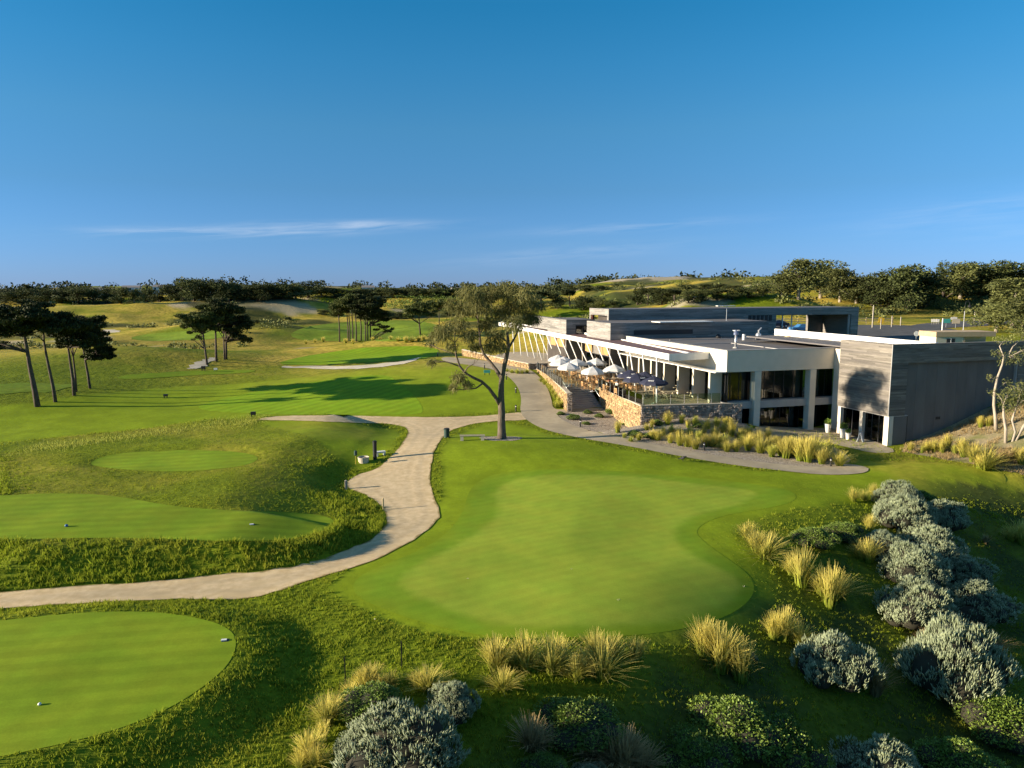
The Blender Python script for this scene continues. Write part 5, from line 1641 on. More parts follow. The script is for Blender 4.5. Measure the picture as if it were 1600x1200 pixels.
for k, (a, b, c, d) in enumerate(BS):
    shrub(a, b, c, d, 'g', ORD[k] + ' of the low green shrubs in the mulched garden bed', 'low shrubs in the garden bed', k)

# ------------------------------------------------------------------ tussocks
def tussock_mesh(seed, n=300, spread=.55, stiff=1.0):
    g = np.random.default_rng(seed)
    az = g.uniform(0, 2 * np.pi, n); r0 = g.uniform(0, .13, n)
    lean = g.uniform(.03, spread, n) ** 1.0
    H = g.uniform(.5, 1.0, n) * (1.05 - .35 * lean)
    W = g.uniform(.010, .020, n)
    bx, by = np.cos(az) * r0, np.sin(az) * r0
    az2 = az + g.normal(size=n) * .5
    V, tip = [], []
    for t in (0, .4, .75, 1.0):
        out = lean * t ** 1.7
        x = bx + np.cos(az2) * out; y = by + np.sin(az2) * out
        z = H * (t - .28 * lean * t ** 3)
        w = W * (1 - .85 * t)
        sx, sy = -np.sin(az2) * w, np.cos(az2) * w
        V += [np.stack([x - sx, y - sy, z], 1), np.stack([x + sx, y + sy, z], 1)]
        tip += [np.full(n, t), np.full(n, t)]
    V = np.stack(V, 1); tip = np.stack(tip, 1)
    base = np.arange(n)[:, None] * 8
    F_ = np.concatenate([base + np.array([i, i + 1, i + 3, i + 2]) for i in (0, 2, 4)])
    return np_mesh('blades', V.reshape(-1, 3), F_, False, dict(tint=np.repeat(g.random(n), 8), tip=np.clip(tip.ravel() * 1.1 - .1, 0, 1)))


TUS = [tussock_mesh(400 + k, n=n_, spread=s) for k, (s, n_) in enumerate(((.42, 300), (.6, 240), (.5, 330), (.85, 260), (.36, 220), (.72, 300), (1.0, 200)))]
for m_ in TUS: m_.materials.append(M_TUSS)
TUSG = [m_.copy() for m_ in TUS]
TUSB = [m_.copy() for m_ in TUS]
for m_ in TUSG: m_.materials[0] = M_TUSSG
for m_ in TUSB: m_.materials[0] = M_TUSSB
_r = random.Random(91)


def tussock(px, py, hpx, label, group, kind='y', wide=1.0):
    x, y, z = gps([(px, py)])[0]
    d = math.sqrt(x * x + y * y + (CH - z) ** 2)
    h = hpx * d / F * 1.06
    o = link('tussock', _r.choice({'y': TUS, 'g': TUSG, 'b': TUSB}[kind]), None, None, (x, y, z - .02), _r.uniform(0, 6.28))
    s = h * wide * _r.uniform(.95, 1.15)
    o.scale = (s, s * _r.uniform(.8, 1.25), h * _r.uniform(.85, 1.12))
    o.rotation_euler = (_r.uniform(-.12, .12), _r.uniform(-.12, .12), o.rotation_euler.z)
    return tag(o, label, 'grass', group)


def tset(label, group, lst, kind='y', wide=1.0):
    lst = sorted(lst)
    for k, t in enumerate(lst):
        tussock(t[0], t[1], t[2], ORD[k] + ' ' + label, group, t[3] if len(t) > 3 else kind, wide)


tset('golden tussock in the row below the putting green', 'tussocks below the green', [(775, 1048, 56), (822, 1046, 58), (800, 1040, 40), (862, 1052, 64), (878, 1030, 40), (900, 1062, 46), (912, 1050, 36), (940, 1062, 68), (930, 1030, 42), (955, 1028, 44), (992, 1036, 40), (786, 1080, 40)])
tset('tall straw tussock of the group at the lower right of the green', 'tussocks at the lower right of the green', [(1098, 1022, 56), (1112, 1030, 50), (1125, 1047, 78), (1138, 1040, 50), (1157, 1062, 60)])
tset('yellow tussock along the slope right of the green', 'tussocks on the slope right of the green', [(1168, 842, 32), (1196, 872, 46), (1207, 858, 30), (1182, 862, 36), (1252, 916, 52), (1238, 900, 36), (1296, 947, 60), (1284, 930, 44), (1308, 938, 44), (1223, 1001, 50), (1208, 998, 40), (1248, 1008, 40), (1357, 878, 40), (1345, 874, 30), (1357, 830, 26), (1334, 784, 22), (1365, 776, 20), (1350, 782, 18)])
tset('yellow tussock among the silvery shrubs at the right', 'tussocks among the right shrubs', [(1368, 1086, 48, 'b'), (1445, 1010, 26, 'b'), (1553, 1018, 34, 'b'), (1596, 850, 34), (1580, 845, 24), (1352, 1080, 36), (1540, 850, 16, 'b')])
tset('yellow tussock edging the shrubs in the lower left foreground', 'tussocks in the lower left foreground', [(580, 1072, 36), (566, 1078, 30), (596, 1078, 28), (668, 1078, 44), (654, 1074, 30), (512, 1132, 44), (524, 1120, 30), (548, 1092, 26), (612, 1074, 26), (506, 1160, 30), (482, 1184, 40), (494, 1200, 34), (470, 1200, 30), (700, 1075, 18), (536, 1105, 24)], wide=1.15)
tset('straw brown tussock along the bottom edge', 'straw tussocks along the bottom edge', [(829, 1170, 54), (842, 1176, 46), (926, 1184, 46), (912, 1178, 38), (976, 1200, 64), (960, 1196, 50), (1004, 1206, 46), (990, 1190, 40)], 'b')
tset('golden tussock at the back of the mulched garden bed', 'tussocks at the back of the garden bed', [(1043, 663, 22), (1065, 661, 16, 'g'), (1105, 670, 22), (1143, 682, 26), (1156, 686, 22), (1086, 664, 16, 'g'), (1199, 686, 18), (1186, 690, 20), (965, 676, 20), (1168, 682, 20), (1130, 676, 18)])
tset('golden tussock along the path edge of the garden bed', 'tussocks along the garden bed edge', [(1027, 688, 22), (1019, 686, 18), (1047, 692, 20), (1062, 696, 26), (1074, 698, 30), (1087, 702, 22), (1112, 698, 26), (1122, 696, 24), (1102, 698, 20), (1168, 704, 28), (1188, 708, 30), (1228, 716, 34), (1220, 712, 28), (1240, 712, 32), (1250, 720, 36), (1262, 722, 36), (1272, 716, 36), (1284, 725, 30), (1312, 728, 26)])
_q = [(985, 690, 12), (998, 688, 13), (1036, 680, 16), (1050, 676, 15), (1060, 684, 18), (1078, 680, 18), (1092, 690, 18), (1098, 682, 16), (1116, 686, 18), (1132, 694, 20), (1136, 706, 20), (1150, 706, 20), (1160, 696, 18), (1176, 696, 22), (1200, 704, 22), (1206, 714, 20), (1212, 696, 18), (1226, 700, 20), (1236, 704, 24), (1256, 706, 24), (1270, 708, 26), (1288, 712, 24), (1300, 720, 20), (1296, 704, 18), (975, 684, 10), (1010, 672, 12), (1075, 668, 15), (1120, 666, 15), (1135, 664, 16), (1018, 668, 13)]
tset('mixed tussock scattered through the middle of the garden bed', 'tussocks in the middle of the garden bed', [(a, b, h, 'g' if k % 3 == 0 else 'y') for k, (a, b, h) in enumerate(_q)], wide=1.1)
tset('green tussock planted between path and curved stone wall', 'tussocks between path and wall', [(846, 597, 9), (851, 601, 10), (856, 606, 10), (860, 611, 11), (864, 617, 12), (868, 623, 12), (872, 629, 12), (876, 635, 13), (862, 602, 9), (868, 610, 10), (873, 618, 11), (878, 626, 12), (882, 634, 13), (870, 637, 12)], 'g', 1.2)
tset('tussock on the mulched bank before the dark wall', 'tussocks on the right bank', [(1422, 706, 16), (1440, 708, 14, 'g'), (1450, 706, 18), (1460, 706, 22), (1472, 708, 20), (1480, 700, 20), (1492, 710, 14, 'g'), (1506, 714, 30), (1520, 722, 32), (1540, 734, 36), (1545, 728, 26), (1530, 732, 22), (1564, 722, 20, 'b'), (1576, 720, 18, 'b'), (1596, 726, 24), (1532, 668, 16), (1544, 666, 18), (1586, 716, 14), (1505, 702, 12, 'g')])
tset('pale tussock in the row across the far fairway', 'tussocks across the far fairway', [(478, 537, 7), (492, 535, 7), (505, 534, 8), (540, 536, 8), (552, 537, 8), (582, 533, 8), (594, 532, 8), (610, 531, 8), (622, 533, 9), (634, 535, 10), (644, 534, 10), (654, 533, 9), (662, 531, 8)], wide=1.3)
tset('straw tussock beside the far low stone wall', 'tussocks beside the far wall', [(800, 583, 9), (808, 584, 9), (816, 584, 9), (824, 583, 8), (792, 581, 7)], 'g', 1.3)

# ------------------------------------------------------------------ rough grass
def rough_grass():
    g = np.random.default_rng(13)
    out = []
    for (y0, y1, dens) in ((17, 34, 46), (34, 46, 34), (46, 60, 20), (60, 84, 9)):
        hw = .78 * y1 + 4
        n = int((y1 - y0) * 2 * hw * dens)
        x = g.uniform(-hw, hw, n); y = g.uniform(y0, y1, n)
        out.append((x[np.abs(x) < .76 * y + 3], y[np.abs(x) < .76 * y + 3]))
    x = np.concatenate([o[0] for o in out]); y = np.concatenate([o[1] for o in out])
    keep = np.ones(len(x), bool)
    for P in (WP['collar'], WG_OVAL, WG_TL, WG_TF, WG_CONC, WG_BED, WG_GRAV):
        P = P if len(P) < 140 else P[::max(1, len(P) // 120)]
        keep[keep] &= sdist(P, x[keep], y[keep]) < -.04
    U = (x - BO[0]) * CG + (y - BO[1]) * SG; V = -(x - BO[0]) * SG + (y - BO[1]) * CG
    keep &= ~((U > -13) & (V > -1)) & ~((U > 11.5) & (V > -9.5))
    x, y = x[keep], y[keep]
    keep = sdist(WG_BANK[::3], x, y) < 0
    x, y = x[keep], y[keep]
    lawn, dry, _, _ = ground_attrs(x, y)
    dm = sdist(WP['mound'], x, y)
    cl = fbm(x / 1.1, y / 1.1, 2)
    h = .085 + .05 * g.random(len(x)) + .10 * np.clip(cl, -.3, .6)
    bank = sstep(0, .4, dm) * (1 - sstep(2.8, 4.2, dm)) * (y < 52)
    h = h * (1 + 1.3 * bank) + .03
    edge = (1 - sstep(.1, 1.4, np.abs(dm + .1))) * .06
    h = h + edge
    sl = sstep(0, 3, (x - 2)) * (y < 50) * (1 - lawn)
    h = h * (1 - .15 * sl)
    h = h * (1 - .45 * sstep(3.5, 6, dm))
    sl2 = sstep(0, 3, (x - 2)) * (y < 52) * (lawn < .5)
    sel = (lawn < .5) | (g.random(len(x)) < .22)
    sel &= (g.random(len(x)) > .55 * sl2)
    h = np.where(lawn > .5, .035 + .02 * g.random(len(x)), h)
    x, y, h = x[sel], y[sel], np.clip(h[sel], .03, .5)
    z = height(x, y)
    n = len(x); nb = 4
    X = np.repeat(x, nb) + g.normal(size=n * nb) * .05; Y = np.repeat(y, nb) + g.normal(size=n * nb) * .05
    Z = np.repeat(z, nb) - .015; Hh = np.repeat(h, nb) * g.uniform(.6, 1.25, n * nb)
    az = g.uniform(0, 6.283, n * nb)
    w = np.clip(.012 + Hh * .09, .014, .04)
    lean = Hh * g.uniform(.15, .8, n * nb); la_ = g.uniform(0, 6.283, n * nb)
    A = np.stack([X - np.cos(az) * w, Y - np.sin(az) * w, Z], 1)
    B = np.stack([X + np.cos(az) * w, Y + np.sin(az) * w, Z], 1)
    C = np.stack([X + np.cos(la_) * lean, Y + np.sin(la_) * lean, Z + Hh], 1)
    Vv = np.stack([A, B, C], 1).reshape(-1, 3)
    tint = np.repeat(np.repeat(g.random(n) * .6, nb) + g.random(n * nb) * .4, 3)
    tip = np.tile([0, 0, 1.0], n * nb)
    print('rough grass blades', n * nb)
    return np_mesh('rough_grass', Vv, np.arange(n * nb * 3).reshape(-1, 3), False, dict(tint=tint, tip=tip))


def straw_strip():
    g = np.random.default_rng(44)
    A = gps([(40, 702), (100, 696), (150, 690), (210, 681), (270, 672), (330, 664), (385, 658), (400, 659)])[:, :2]
    n = 4200
    t = g.uniform(0, len(A) - 1.001, n); i = t.astype(int); f = (t - i)[:, None]
    P = A[i] * (1 - f) + A[i + 1] * f + g.normal(size=(n, 2)) * np.array([.7, 1.5])
    z = height(P[:, 0], P[:, 1]) - .02
    h = g.uniform(.08, .30, n); az = g.uniform(0, 6.283, n); la_ = g.uniform(0, 6.283, n); w = .022
    a = np.stack([P[:, 0] - np.cos(az) * w, P[:, 1] - np.sin(az) * w, z], 1)
    b = np.stack([P[:, 0] + np.cos(az) * w, P[:, 1] + np.sin(az) * w, z], 1)
    c = np.stack([P[:, 0] + np.cos(la_) * h * .4, P[:, 1] + np.sin(la_) * h * .4, z + h], 1)
    return np_mesh('straw_grass', np.stack([a, b, c], 1).reshape(-1, 3), np.arange(n * 3).reshape(-1, 3), False, dict(tint=np.repeat(g.random(n), 3), tip=np.tile([.3, .3, 1.0], n)))


def bank_grass():
    g = np.random.default_rng(45)
    mn, mx = WG_BANK.min(0), WG_BANK.max(0)
    P = g.uniform(mn, mx, (9000, 2))
    P = P[(sdist(WG_BANK, P[:, 0], P[:, 1]) > -.2) & (fbm(P[:, 0] / 2.2, P[:, 1] / 2.2, 3) > -.12)]
    U, V = (P[:, 0] - BO[0]) * CG + (P[:, 1] - BO[1]) * SG, -(P[:, 0] - BO[0]) * SG + (P[:, 1] - BO[1]) * CG
    P = P[V < -9.2]
    P = np.repeat(P, 4, axis=0) + g.normal(size=(len(P) * 4, 2)) * .06
    n = len(P)
    z = height(P[:, 0], P[:, 1]) - .01
    h = g.uniform(.12, .38, n); az = g.uniform(0, 6.283, n); la_ = g.uniform(0, 6.283, n); w = .022
    a = np.stack([P[:, 0] - np.cos(az) * w, P[:, 1] - np.sin(az) * w, z], 1)
    b = np.stack([P[:, 0] + np.cos(az) * w, P[:, 1] + np.sin(az) * w, z], 1)
    c = np.stack([P[:, 0] + np.cos(la_) * h * .5, P[:, 1] + np.sin(la_) * h * .5, z + h], 1)
    return np_mesh('bank_grass', np.stack([a, b, c], 1).reshape(-1, 3), np.arange(n * 3).reshape(-1, 3), False, dict(tint=np.repeat(g.random(n), 3), tip=np.tile([.1, .1, .8], n)))


tag(link('bank_grass', bank_grass(), M_TUSSB), 'thin straw grass over the mulched bank by the dark wall', None, None, 'stuff')
tag(link('straw_grass', straw_strip(), M_TUSSG), 'strip of golden long grass along the far lip of the tee mound', None, None, 'stuff')
tag(link('rough_grass', rough_grass(), M_GRASS), 'tufty green rough grass around the tees and green', None, None, 'stuff')

# ------------------------------------------------------------------ terrace furniture
M_TEAK = mat('teak_furniture', (.36, .20, .08), (.46, .28, .13), scale=4, rough=.65, objrand=.2, stretch=(1, 1, 4))
M_GTEAK = mat('silvered_teak', (.30, .26, .17), (.38, .33, .22), scale=4, rough=.75, objrand=.12)
M_UMBW = mat('white_umbrella_cloth', (.62, .60, .57), (.68, .66, .63), scale=2, rough=.8, trans=.15)
M_UMBN = mat('navy_umbrella_cloth', (.022, .024, .045), (.03, .033, .06), scale=3, rough=.8)
M_SHIRT = mat('white_shirt', (.72, .70, .68), rough=.85)
M_SKIN = mat('skin', (.45, .27, .18), rough=.6)
M_CAPR = mat('red_cap', (.30, .06, .04), rough=.8)
M_TROUS = mat('dark_trousers', (.05, .05, .07), rough=.9)
M_BLACK = mat('black_paint', (.018, .018, .018), rough=.5)
M_DGREEN = mat('dark_green_paint', (.02, .05, .04), rough=.55)
M_TEALS = mat('teal_sign', (.05, .30, .28), rough=.5)


def furn(name, label, cat, group, parts, loc, rz):
    root = empty(name, loc, rz, label, cat, group)
    for pn, mb, m in parts:
        mb.build(pn, m, root)
    return root


def chair_parts(m):
    P = [('seat', MB().box(-.25, -.24, .42, .25, .24, .47), m)]
    bk = MB().box(-.25, .2, .47, -.2, .26, .95).box(.2, .2, .47, .25, .26, .95).box(-.2, .215, .84, .2, .25, .95)
    for k in range(4):
        bk.box(-.16 + k * .09, .22, .5, -.11 + k * .09, .245, .84)
    P.append(('backrest', bk, m))
    for sx in (-1, 1):
        for sy in (-1, 1):
            P.append(('leg', MB().box(sx * .225 - .025, sy * .215 - .025, 0, sx * .225 + .025, sy * .215 + .025, .42), m))
        P.append(('armrest', MB().box(sx * .25 - .03, -.22, .64, sx * .25 + .03, .2, .68).box(sx * .25 - .02, -.22, .47, sx * .25 + .02, -.18, .64), m))
    return P


def table_parts(m, w=.45, d=.45, h=.74):
    t = MB()
    for k in range(6):
        t.box(-w + k * w / 3 + .008, -d, h - .035, -w + (k + 1) * w / 3 - .008, d, h)
    t.box(-w + .05, -d + .05, h - .1, w - .05, d - .05, h - .04)
    P = [('tabletop', t, m)]
    for sx in (-1, 1):
        for sy in (-1, 1):
            P.append(('leg', MB().box(sx * (w - .08) - .03, sy * (d - .08) - .03, 0, sx * (w - .08) + .03, sy * (d - .08) + .03, h - .1), m))
    return P


ZF = 3.4
chair0 = furn('terrace_chair', '', 'chair', None, chair_parts(M_TEAK), (0, -300, -50), 0)
table0 = furn('terrace_table', '', 'table', None, table_parts(M_TEAK), (0, -300, -50), 0)


def to_uv(x, y):
    return ((x - BO[0]) * CG + (y - BO[1]) * SG, -(x - BO[0]) * SG + (y - BO[1]) * CG)


TABLES = [(876, 589), (890, 597), (903, 591), (905, 604), (917, 597), (921, 608), (931, 601), (945, 607), (941, 594), (958, 602), (955, 613), (972, 609), (973, 619), (990, 613)]
TABLES.sort()
_r = random.Random(12)
SEATS = []
for k, (a, b) in enumerate(TABLES):
    x, y, _ = at_z(a, b, ZF)
    u, v = to_uv(x, y)
    rz = GR + _r.uniform(-.15, .15)
    copy_tree(table0, (x, y, ZF), rz, 1.0, ORD[k] + ' square teak table on the terrace', 'teak tables on the terrace', 'table')
    for j, (ux, vy, rr_, wd) in enumerate(((0, -.72, math.pi, 'near side'), (0, .72, 0, 'far side'), (-.72, 0, math.pi / 2, 'left side'), (.72, 0, -math.pi / 2, 'right side'))):
        if _r.random() < .08: continue
        c, s = math.cos(rz), math.sin(rz)
        cx, cy = x + ux * c - vy * s, y + ux * s + vy * c
        copy_tree(chair0, (cx, cy, ZF), rz + rr_ + _r.uniform(-.12, .12), 1.0, 'teak chair at the %s of the %s teak table' % (wd, ORD[k]), 'teak chairs on the terrace', 'chair')
        SEATS.append((k, j, cx, cy, rz + rr_))
for o in (chair0, table0):
    for ch in list(o.children): bpy.data.objects.remove(ch)
    bpy.data.objects.remove(o)


def picnic(px, py, rz, label):
    x, y, _ = at_z(px, py, ZF)
    P = [('tabletop', MB().box(-.9, -.36, .70, .9, -.13, .74).box(-.9, -.115, .70, .9, .115, .74).box(-.9, .13, .70, .9, .36, .74), M_GTEAK)]
    for s in (-1, 1):
        P.append(('bench_seat', MB().box(-.9, s * .68 - .14, .41, .9, s * .68 + .14, .45), M_GTEAK))
        P.append(('trestle', MB().hexa([(s * .6 - .04, -.7, 0), (s * .6 + .04, -.7, 0), (s * .6 + .04, -.6, 0), (s * .6 - .04, -.6, 0), (s * .6 - .04, -.3, .69), (s * .6 + .04, -.3, .69), (s * .6 + .04, -.2, .69), (s * .6 - .04, -.2, .69)]).hexa([(s * .6 - .04, .6, 0), (s * .6 + .04, .6, 0), (s * .6 + .04, .7, 0), (s * .6 - .04, .7, 0), (s * .6 - .04, .2, .69), (s * .6 + .04, .2, .69), (s * .6 + .04, .3, .69), (s * .6 - .04, .3, .69)]).box(s * .6 - .03, -.78, .36, s * .6 + .03, .78, .405), M_GTEAK))
    furn('picnic_table', label, 'table', 'silvered picnic tables', P, (x, y, ZF), rz)


for k, (a, b, r_) in enumerate([(1002, 622, .25), (1025, 615, .4), (1046, 622, .3), (1068, 612, .3), (1090, 620, .25)]):
    picnic(a, b, GR + r_ - .25, ORD[k] + ' silvered picnic table by the front balustrade')


def umbrella_parts(m, R_=1.55, mark=False):
    n = 8
    cv = [(0, 0, 2.95)]
    for ring, (q, z) in enumerate(((.55, 2.72), (1.1, 2.5), (R_, 2.25))):
        for k in range(n):
            t = 2 * math.pi * (k + .5) / n
            cv.append((math.cos(t) * q, math.sin(t) * q, z))
    fs = [(0, 1 + k, 1 + (k + 1) % n) for k in range(n)]
    for rg in range(2):
        for k in range(n):
            a = 1 + rg * n; b = a + n
            fs.append((a + k, b + k, b + (k + 1) % n, a + (k + 1) % n))
    canopy = MB().add(cv, fs)
    val = MB()
    for k in range(n):
        t0, t1 = 2 * math.pi * (k + .5) / n, 2 * math.pi * (k + 1.5) / n
        p, q = (math.cos(t0) * R_, math.sin(t0) * R_), (math.cos(t1) * R_, math.sin(t1) * R_)
        val.add([(*p, 2.25), (*q, 2.25), (*q, 2.07), (*p, 2.07)], [(0, 1, 2, 3)])
    P = [('canopy', canopy, m), ('valance', val, m), ('pole', MB().tube([(0, 0, 0), (0, 0, 3.05)], .025, 8), M_TEAK), ('base', MB().lathe([(.26, 0), (.26, .06), (.05, .1), (.04, .2)], 10), M_STEEL)]
    for k in range(n):
        t = 2 * math.pi * (k + .5) / n
        P.append(('rib', MB().tube([(0, 0, 2.9), (math.cos(t) * R_ * .98, math.sin(t) * R_ * .98, 2.22)], .012, 4), M_TEAK))
    if mark:
        lg = MB()
        for k in (1, 3, 5, 7):
            t = 2 * math.pi * (k + 1) / n
            c, s = math.cos(t), math.sin(t)
            for j in range(5):
                w0 = -.3 + j * .12
                q0, q1 = .95, 1.12
                z0, z1 = 2.575, 2.505
                lg.add([(c * q0 - s * w0, s * q0 + c * w0, z0), (c * q1 - s * w0, s * q1 + c * w0, z1), (c * q1 - s * (w0 + .09), s * q1 + c * (w0 + .09), z1), (c * q0 - s * (w0 + .09), s * q0 + c * (w0 + .09), z0)], [(0, 1, 2, 3)])
        P.append(('printed_mark', lg, M_WHITE))
    return P


UW = [(872, 554), (881, 557), (876, 560), (889, 566), (901, 560), (926, 572), (932, 559), (960, 569)]
for k, (a, b) in enumerate(sorted(UW)):
    x, y, _ = at_z(a, b, ZF + 2.95)
    furn('parasol', ORD[k] + ' open white parasol on the terrace', 'parasol', 'white parasols on the terrace', umbrella_parts(M_UMBW, 1.4), (x, y, ZF), .3 * k)
UN = [(985, 577), (995, 583), (1008, 580), (1022, 587)]
for k, (a, b) in enumerate(UN):
    x, y, _ = at_z(a, b, ZF + 2.95)
    furn('parasol', ORD[k] + ' navy blue parasol near the front of the terrace', 'parasol', 'navy parasols on the terrace', umbrella_parts(M_UMBN, 1.45, True), (x, y, ZF), .2 + .3 * k)


def seated_person(x, y, z, rz, label, shirt, cap):
    """one skinned body sitting on a chair, facing local -y"""
    root = empty('person', (x, y, z), rz, label, 'person', 'people seated on the terrace')
    V = [(0, 0, .52), (0, .02, .72), (0, .03, .95), (0, .02, 1.06), (0, -.01, 1.18), (0, -.02, 1.30),
         (.10, -.02, .52), (.12, -.42, .53), (.12, -.44, .10), (.12, -.58, .04),
         (-.10, -.02, .52), (-.12, -.42, .53), (-.12, -.44, .10), (-.12, -.58, .04),
         (.19, .02, 1.0), (.23, -.06, .74), (.14, -.30, .76), (-.19, .02, 1.0), (-.23, -.06, .74), (-.14, -.30, .76)]
    E = [(0, 1), (1, 2), (2, 3), (3, 4), (4, 5), (0, 6), (6, 7), (7, 8), (8, 9), (0, 10), (10, 11), (11, 12), (12, 13), (2, 14), (14, 15), (15, 16), (2, 17), (17, 18), (18, 19)]
    Rr = [.15, .14, .16, .06, .085, .09, .09, .06, .04, .035, .09, .06, .04, .035, .055, .042, .032, .055, .042, .032]
    me = bpy.data.meshes.new('body'); me.from_pydata(V, E, [])
    o = link('body', me, M_SKIN, root)
    sk = o.modifiers.new('skin', 'SKIN')
    sl = me.skin_vertices[0].data
    for i, q in enumerate(Rr):
        sl[i].radius = (q, q)
    sl[0].use_root = True
    o.modifiers.new('sub', 'SUBSURF').levels = 1
    MB().lathe([(.17, .5), (.175, .7), (.2, .92), (.17, 1.03), (.075, 1.08)], 12).build('shirt', shirt, root, smooth=True)
    slv = MB()
    for s in (-1, 1):
        slv.tube([(s * .16, .02, 1.01), (s * .235, -.05, .78)], [.075, .06], 8)
    slv.build('sleeves', shirt, root, smooth=True)
    tr = MB()
    for s in (-1, 1):
        tr.tube([(s * .08, .03, .53), (s * .12, -.42, .545), (s * .12, -.44, .12)], [.115, .085, .06], 8)
    tr.build('trousers', M_TROUS, root, smooth=True)
    MB().lathe([(.098, 1.25), (.1, 1.3), (.075, 1.37), (.02, 1.395)], 10, (0, -.02, 0)).box(-.07, -.2, 1.265, .07, -.1, 1.28).build('cap', cap, root, smooth=False)


_k = [s_ for s_ in SEATS if s_[0] in (9, 11)]
for n_, (i_, l_, c_) in enumerate(((0, 'leftmost seated person in a white shirt and red cap', M_CAPR), (1, 'middle seated person in a white shirt and pale hat', M_WHITE), (3, 'rightmost seated person in a white shirt and red cap', M_CAPR))):
    s_ = [(963, 603, 1.2), (979, 601, -1.0), (985, 605, -1.4)][n_]
    q = _k[min(i_ + n_, len(_k) - 1)]
    seated_person(q[2], q[3], ZF, q[4], l_, M_SHIRT, c_)

# ------------------------------------------------------------------ roof plant
def on_roof(u, v, z=8.48):
    x, y = b2w(u, v)
    return (x, y, z)


root = empty('vent_flue', on_roof(5.5, 6.9), GR, 'steel flue with a blue-grey cowl on the restaurant roof', 'vent')
MB().tube([(0, 0, 0), (0, 0, 1.45)], .13, 12).build('pipe', M_STEEL, root, smooth=True)
MB().lathe([(.13, 1.45), (.27, 1.5), (.27, 1.72), (.16, 1.9), (.05, 2.05)], 12).build('cowl', mat('cowl_blue', (.16, .19, .28), rough=.4, metal=.5), root)
MB().lathe([(.3, 0), (.25, .12), (.14, .16)], 12).build('flashing', M_LINT, root)
root = empty('light_mast', on_roof(16.2, 25.6), GR, 'thin grey mast with a flat crossbar lamp behind the roof', 'lamp')
MB().tube([(0, 0, 0), (0, 0, 4.2)], [.055, .04], 8).build('pole', M_STEEL, root)
MB().box(-1.6, -.3, 4.2, 1.2, .3, 4.28).build('lamp_head', M_WHITE, root)
root = empty('satellite_dish', on_roof(14.6, 20.6), GR, 'white satellite dish on the rear of the roof', 'dish')
MB().lathe([(.06, 0), (.35, .08), (.55, .22), (.5, .23), (.3, .11), (.05, .04)], 14, (0, 0, .9)).build('dish', M_WHITE, root, smooth=True)
MB().tube([(0, 0, 0), (0, 0, .92)], .04, 6).build('stand', M_STEEL, root)
root = empty('roof_plant', on_roof(16.2, 18.0), GR, 'cluster of silver pipes and drum on the rear of the roof', 'roof plant')
MB().lathe([(.35, 0), (.35, .7), (.2, .9)], 12).build('drum', M_STEEL, root, smooth=True)
MB().tube([(-2.2, 0, .3), (-.3, 0, .3)], .09, 8).build('pipe', M_STEEL, root)
MB().tube([(-2.2, 0, 0), (-2.2, 0, .75)], .2, 10).build('pipe', M_WHITE, root)
MB().tube([(.3, .4, 0), (.3, .4, 1.2), (.7, .4, 1.5)], .1, 8).build('pipe', M_STEEL, root)
root = empty('roof_cowl', on_roof(17.0, 13.0), GR, 'small orange roof cowl beside the white upstand', 'vent')
MB().lathe([(.18, 0), (.18, .35), (.45, .45), (.42, .7), (.15, .8)], 10).build('hood', mat('cream_cowl', (.6, .45, .25), rough=.6), root)
root = empty('roof_dome', on_roof(13.0, 22.4), GR, 'dark dome vent at the rear of the restaurant roof', 'vent')
MB().lathe([(.3, 0), (.34, .2), (.28, .4), (.12, .52)], 12).build('dome', M_FRAME, root, smooth=True)

# ------------------------------------------------------------------ on the grass
x, y, z = gp(738, 688)
root = empty('park_bench', (x, y, z), .06, 'pale backless bench beside the she-oak', 'bench')
MB().box(-1.15, -.22, .42, 1.15, -.02, .5).build('seat_plank', M_GTEAK, root)
MB().box(-1.15, .02, .42, 1.15, .22, .5).build('seat_plank', M_GTEAK, root)
for sx in (-1, 1):
    MB().box(sx * .95 - .14, -.2, -.05, sx * .95 + .14, .2, .419).build('leg', M_CAP, root)
x, y, z = gp(698, 684)
root = empty('litter_bin', (x, y, z), 0, 'dark green cylindrical litter bin left of the bench', 'bin')
MB().lathe([(.24, 0), (.26, .05), (.27, .78), (.29, .8), (.29, .86)], 16).build('drum', M_DGREEN, root, smooth=False)
MB().lathe([(.29, .861), (.22, .92), (.08, .95)], 16).build('lid', M_BLACK, root)
x, y, z = gp(586, 718)
root = empty('marker_post', (x, y, z), 0, 'thick black post standing on the shaded lawn by the gravel track', 'post')
MB().lathe([(.17, -.1), (.17, 1.5), (.19, 1.5), (.19, 1.58), (.1, 1.64)], 14).build('post', M_BLACK, root)
x, y, z = gp(568, 722)
root = empty('sand_tub', (x, y, z), .2, 'pale round tub of sand mix left of the black post', 'tub')
MB().lathe([(.40, -.05), (.48, .45), (.44, .45), (.40, .36)], 18, cap=False).build('rim', M_CAP, root)
MB().lathe([(.40, .34), (.38, .37), (.02, .38)], 18).build('sand_fill', M_MULCH, root)
x, y, z = gp(595, 712)
root = empty('white_seat', (x, y, z), .4, 'small white block seat right behind the black post', 'seat')
MB().box(-.4, -.2, .28, .4, .2, .4).build('slab', M_WHITE, root)
for sx in (-1, 1):
    MB().box(sx * .3 - .06, -.15, -.05, sx * .3 + .06, .15, .279).build('leg', M_WHITE, root)
x, y, z = gp(556, 726)
root = empty('ball_washer', (x, y, z), 0, 'green ball washer on a thin yellow post left of the tub', 'ball washer')
MB().tube([(0, 0, -.1), (0, 0, .8)], .03, 6).build('post', mat('yellow_post', (.4, .3, .04), rough=.6), root)
MB().lathe([(.05, .75), (.13, .82), (.13, 1.12), (.07, 1.2)], 10).build('head', M_DGREEN, root)


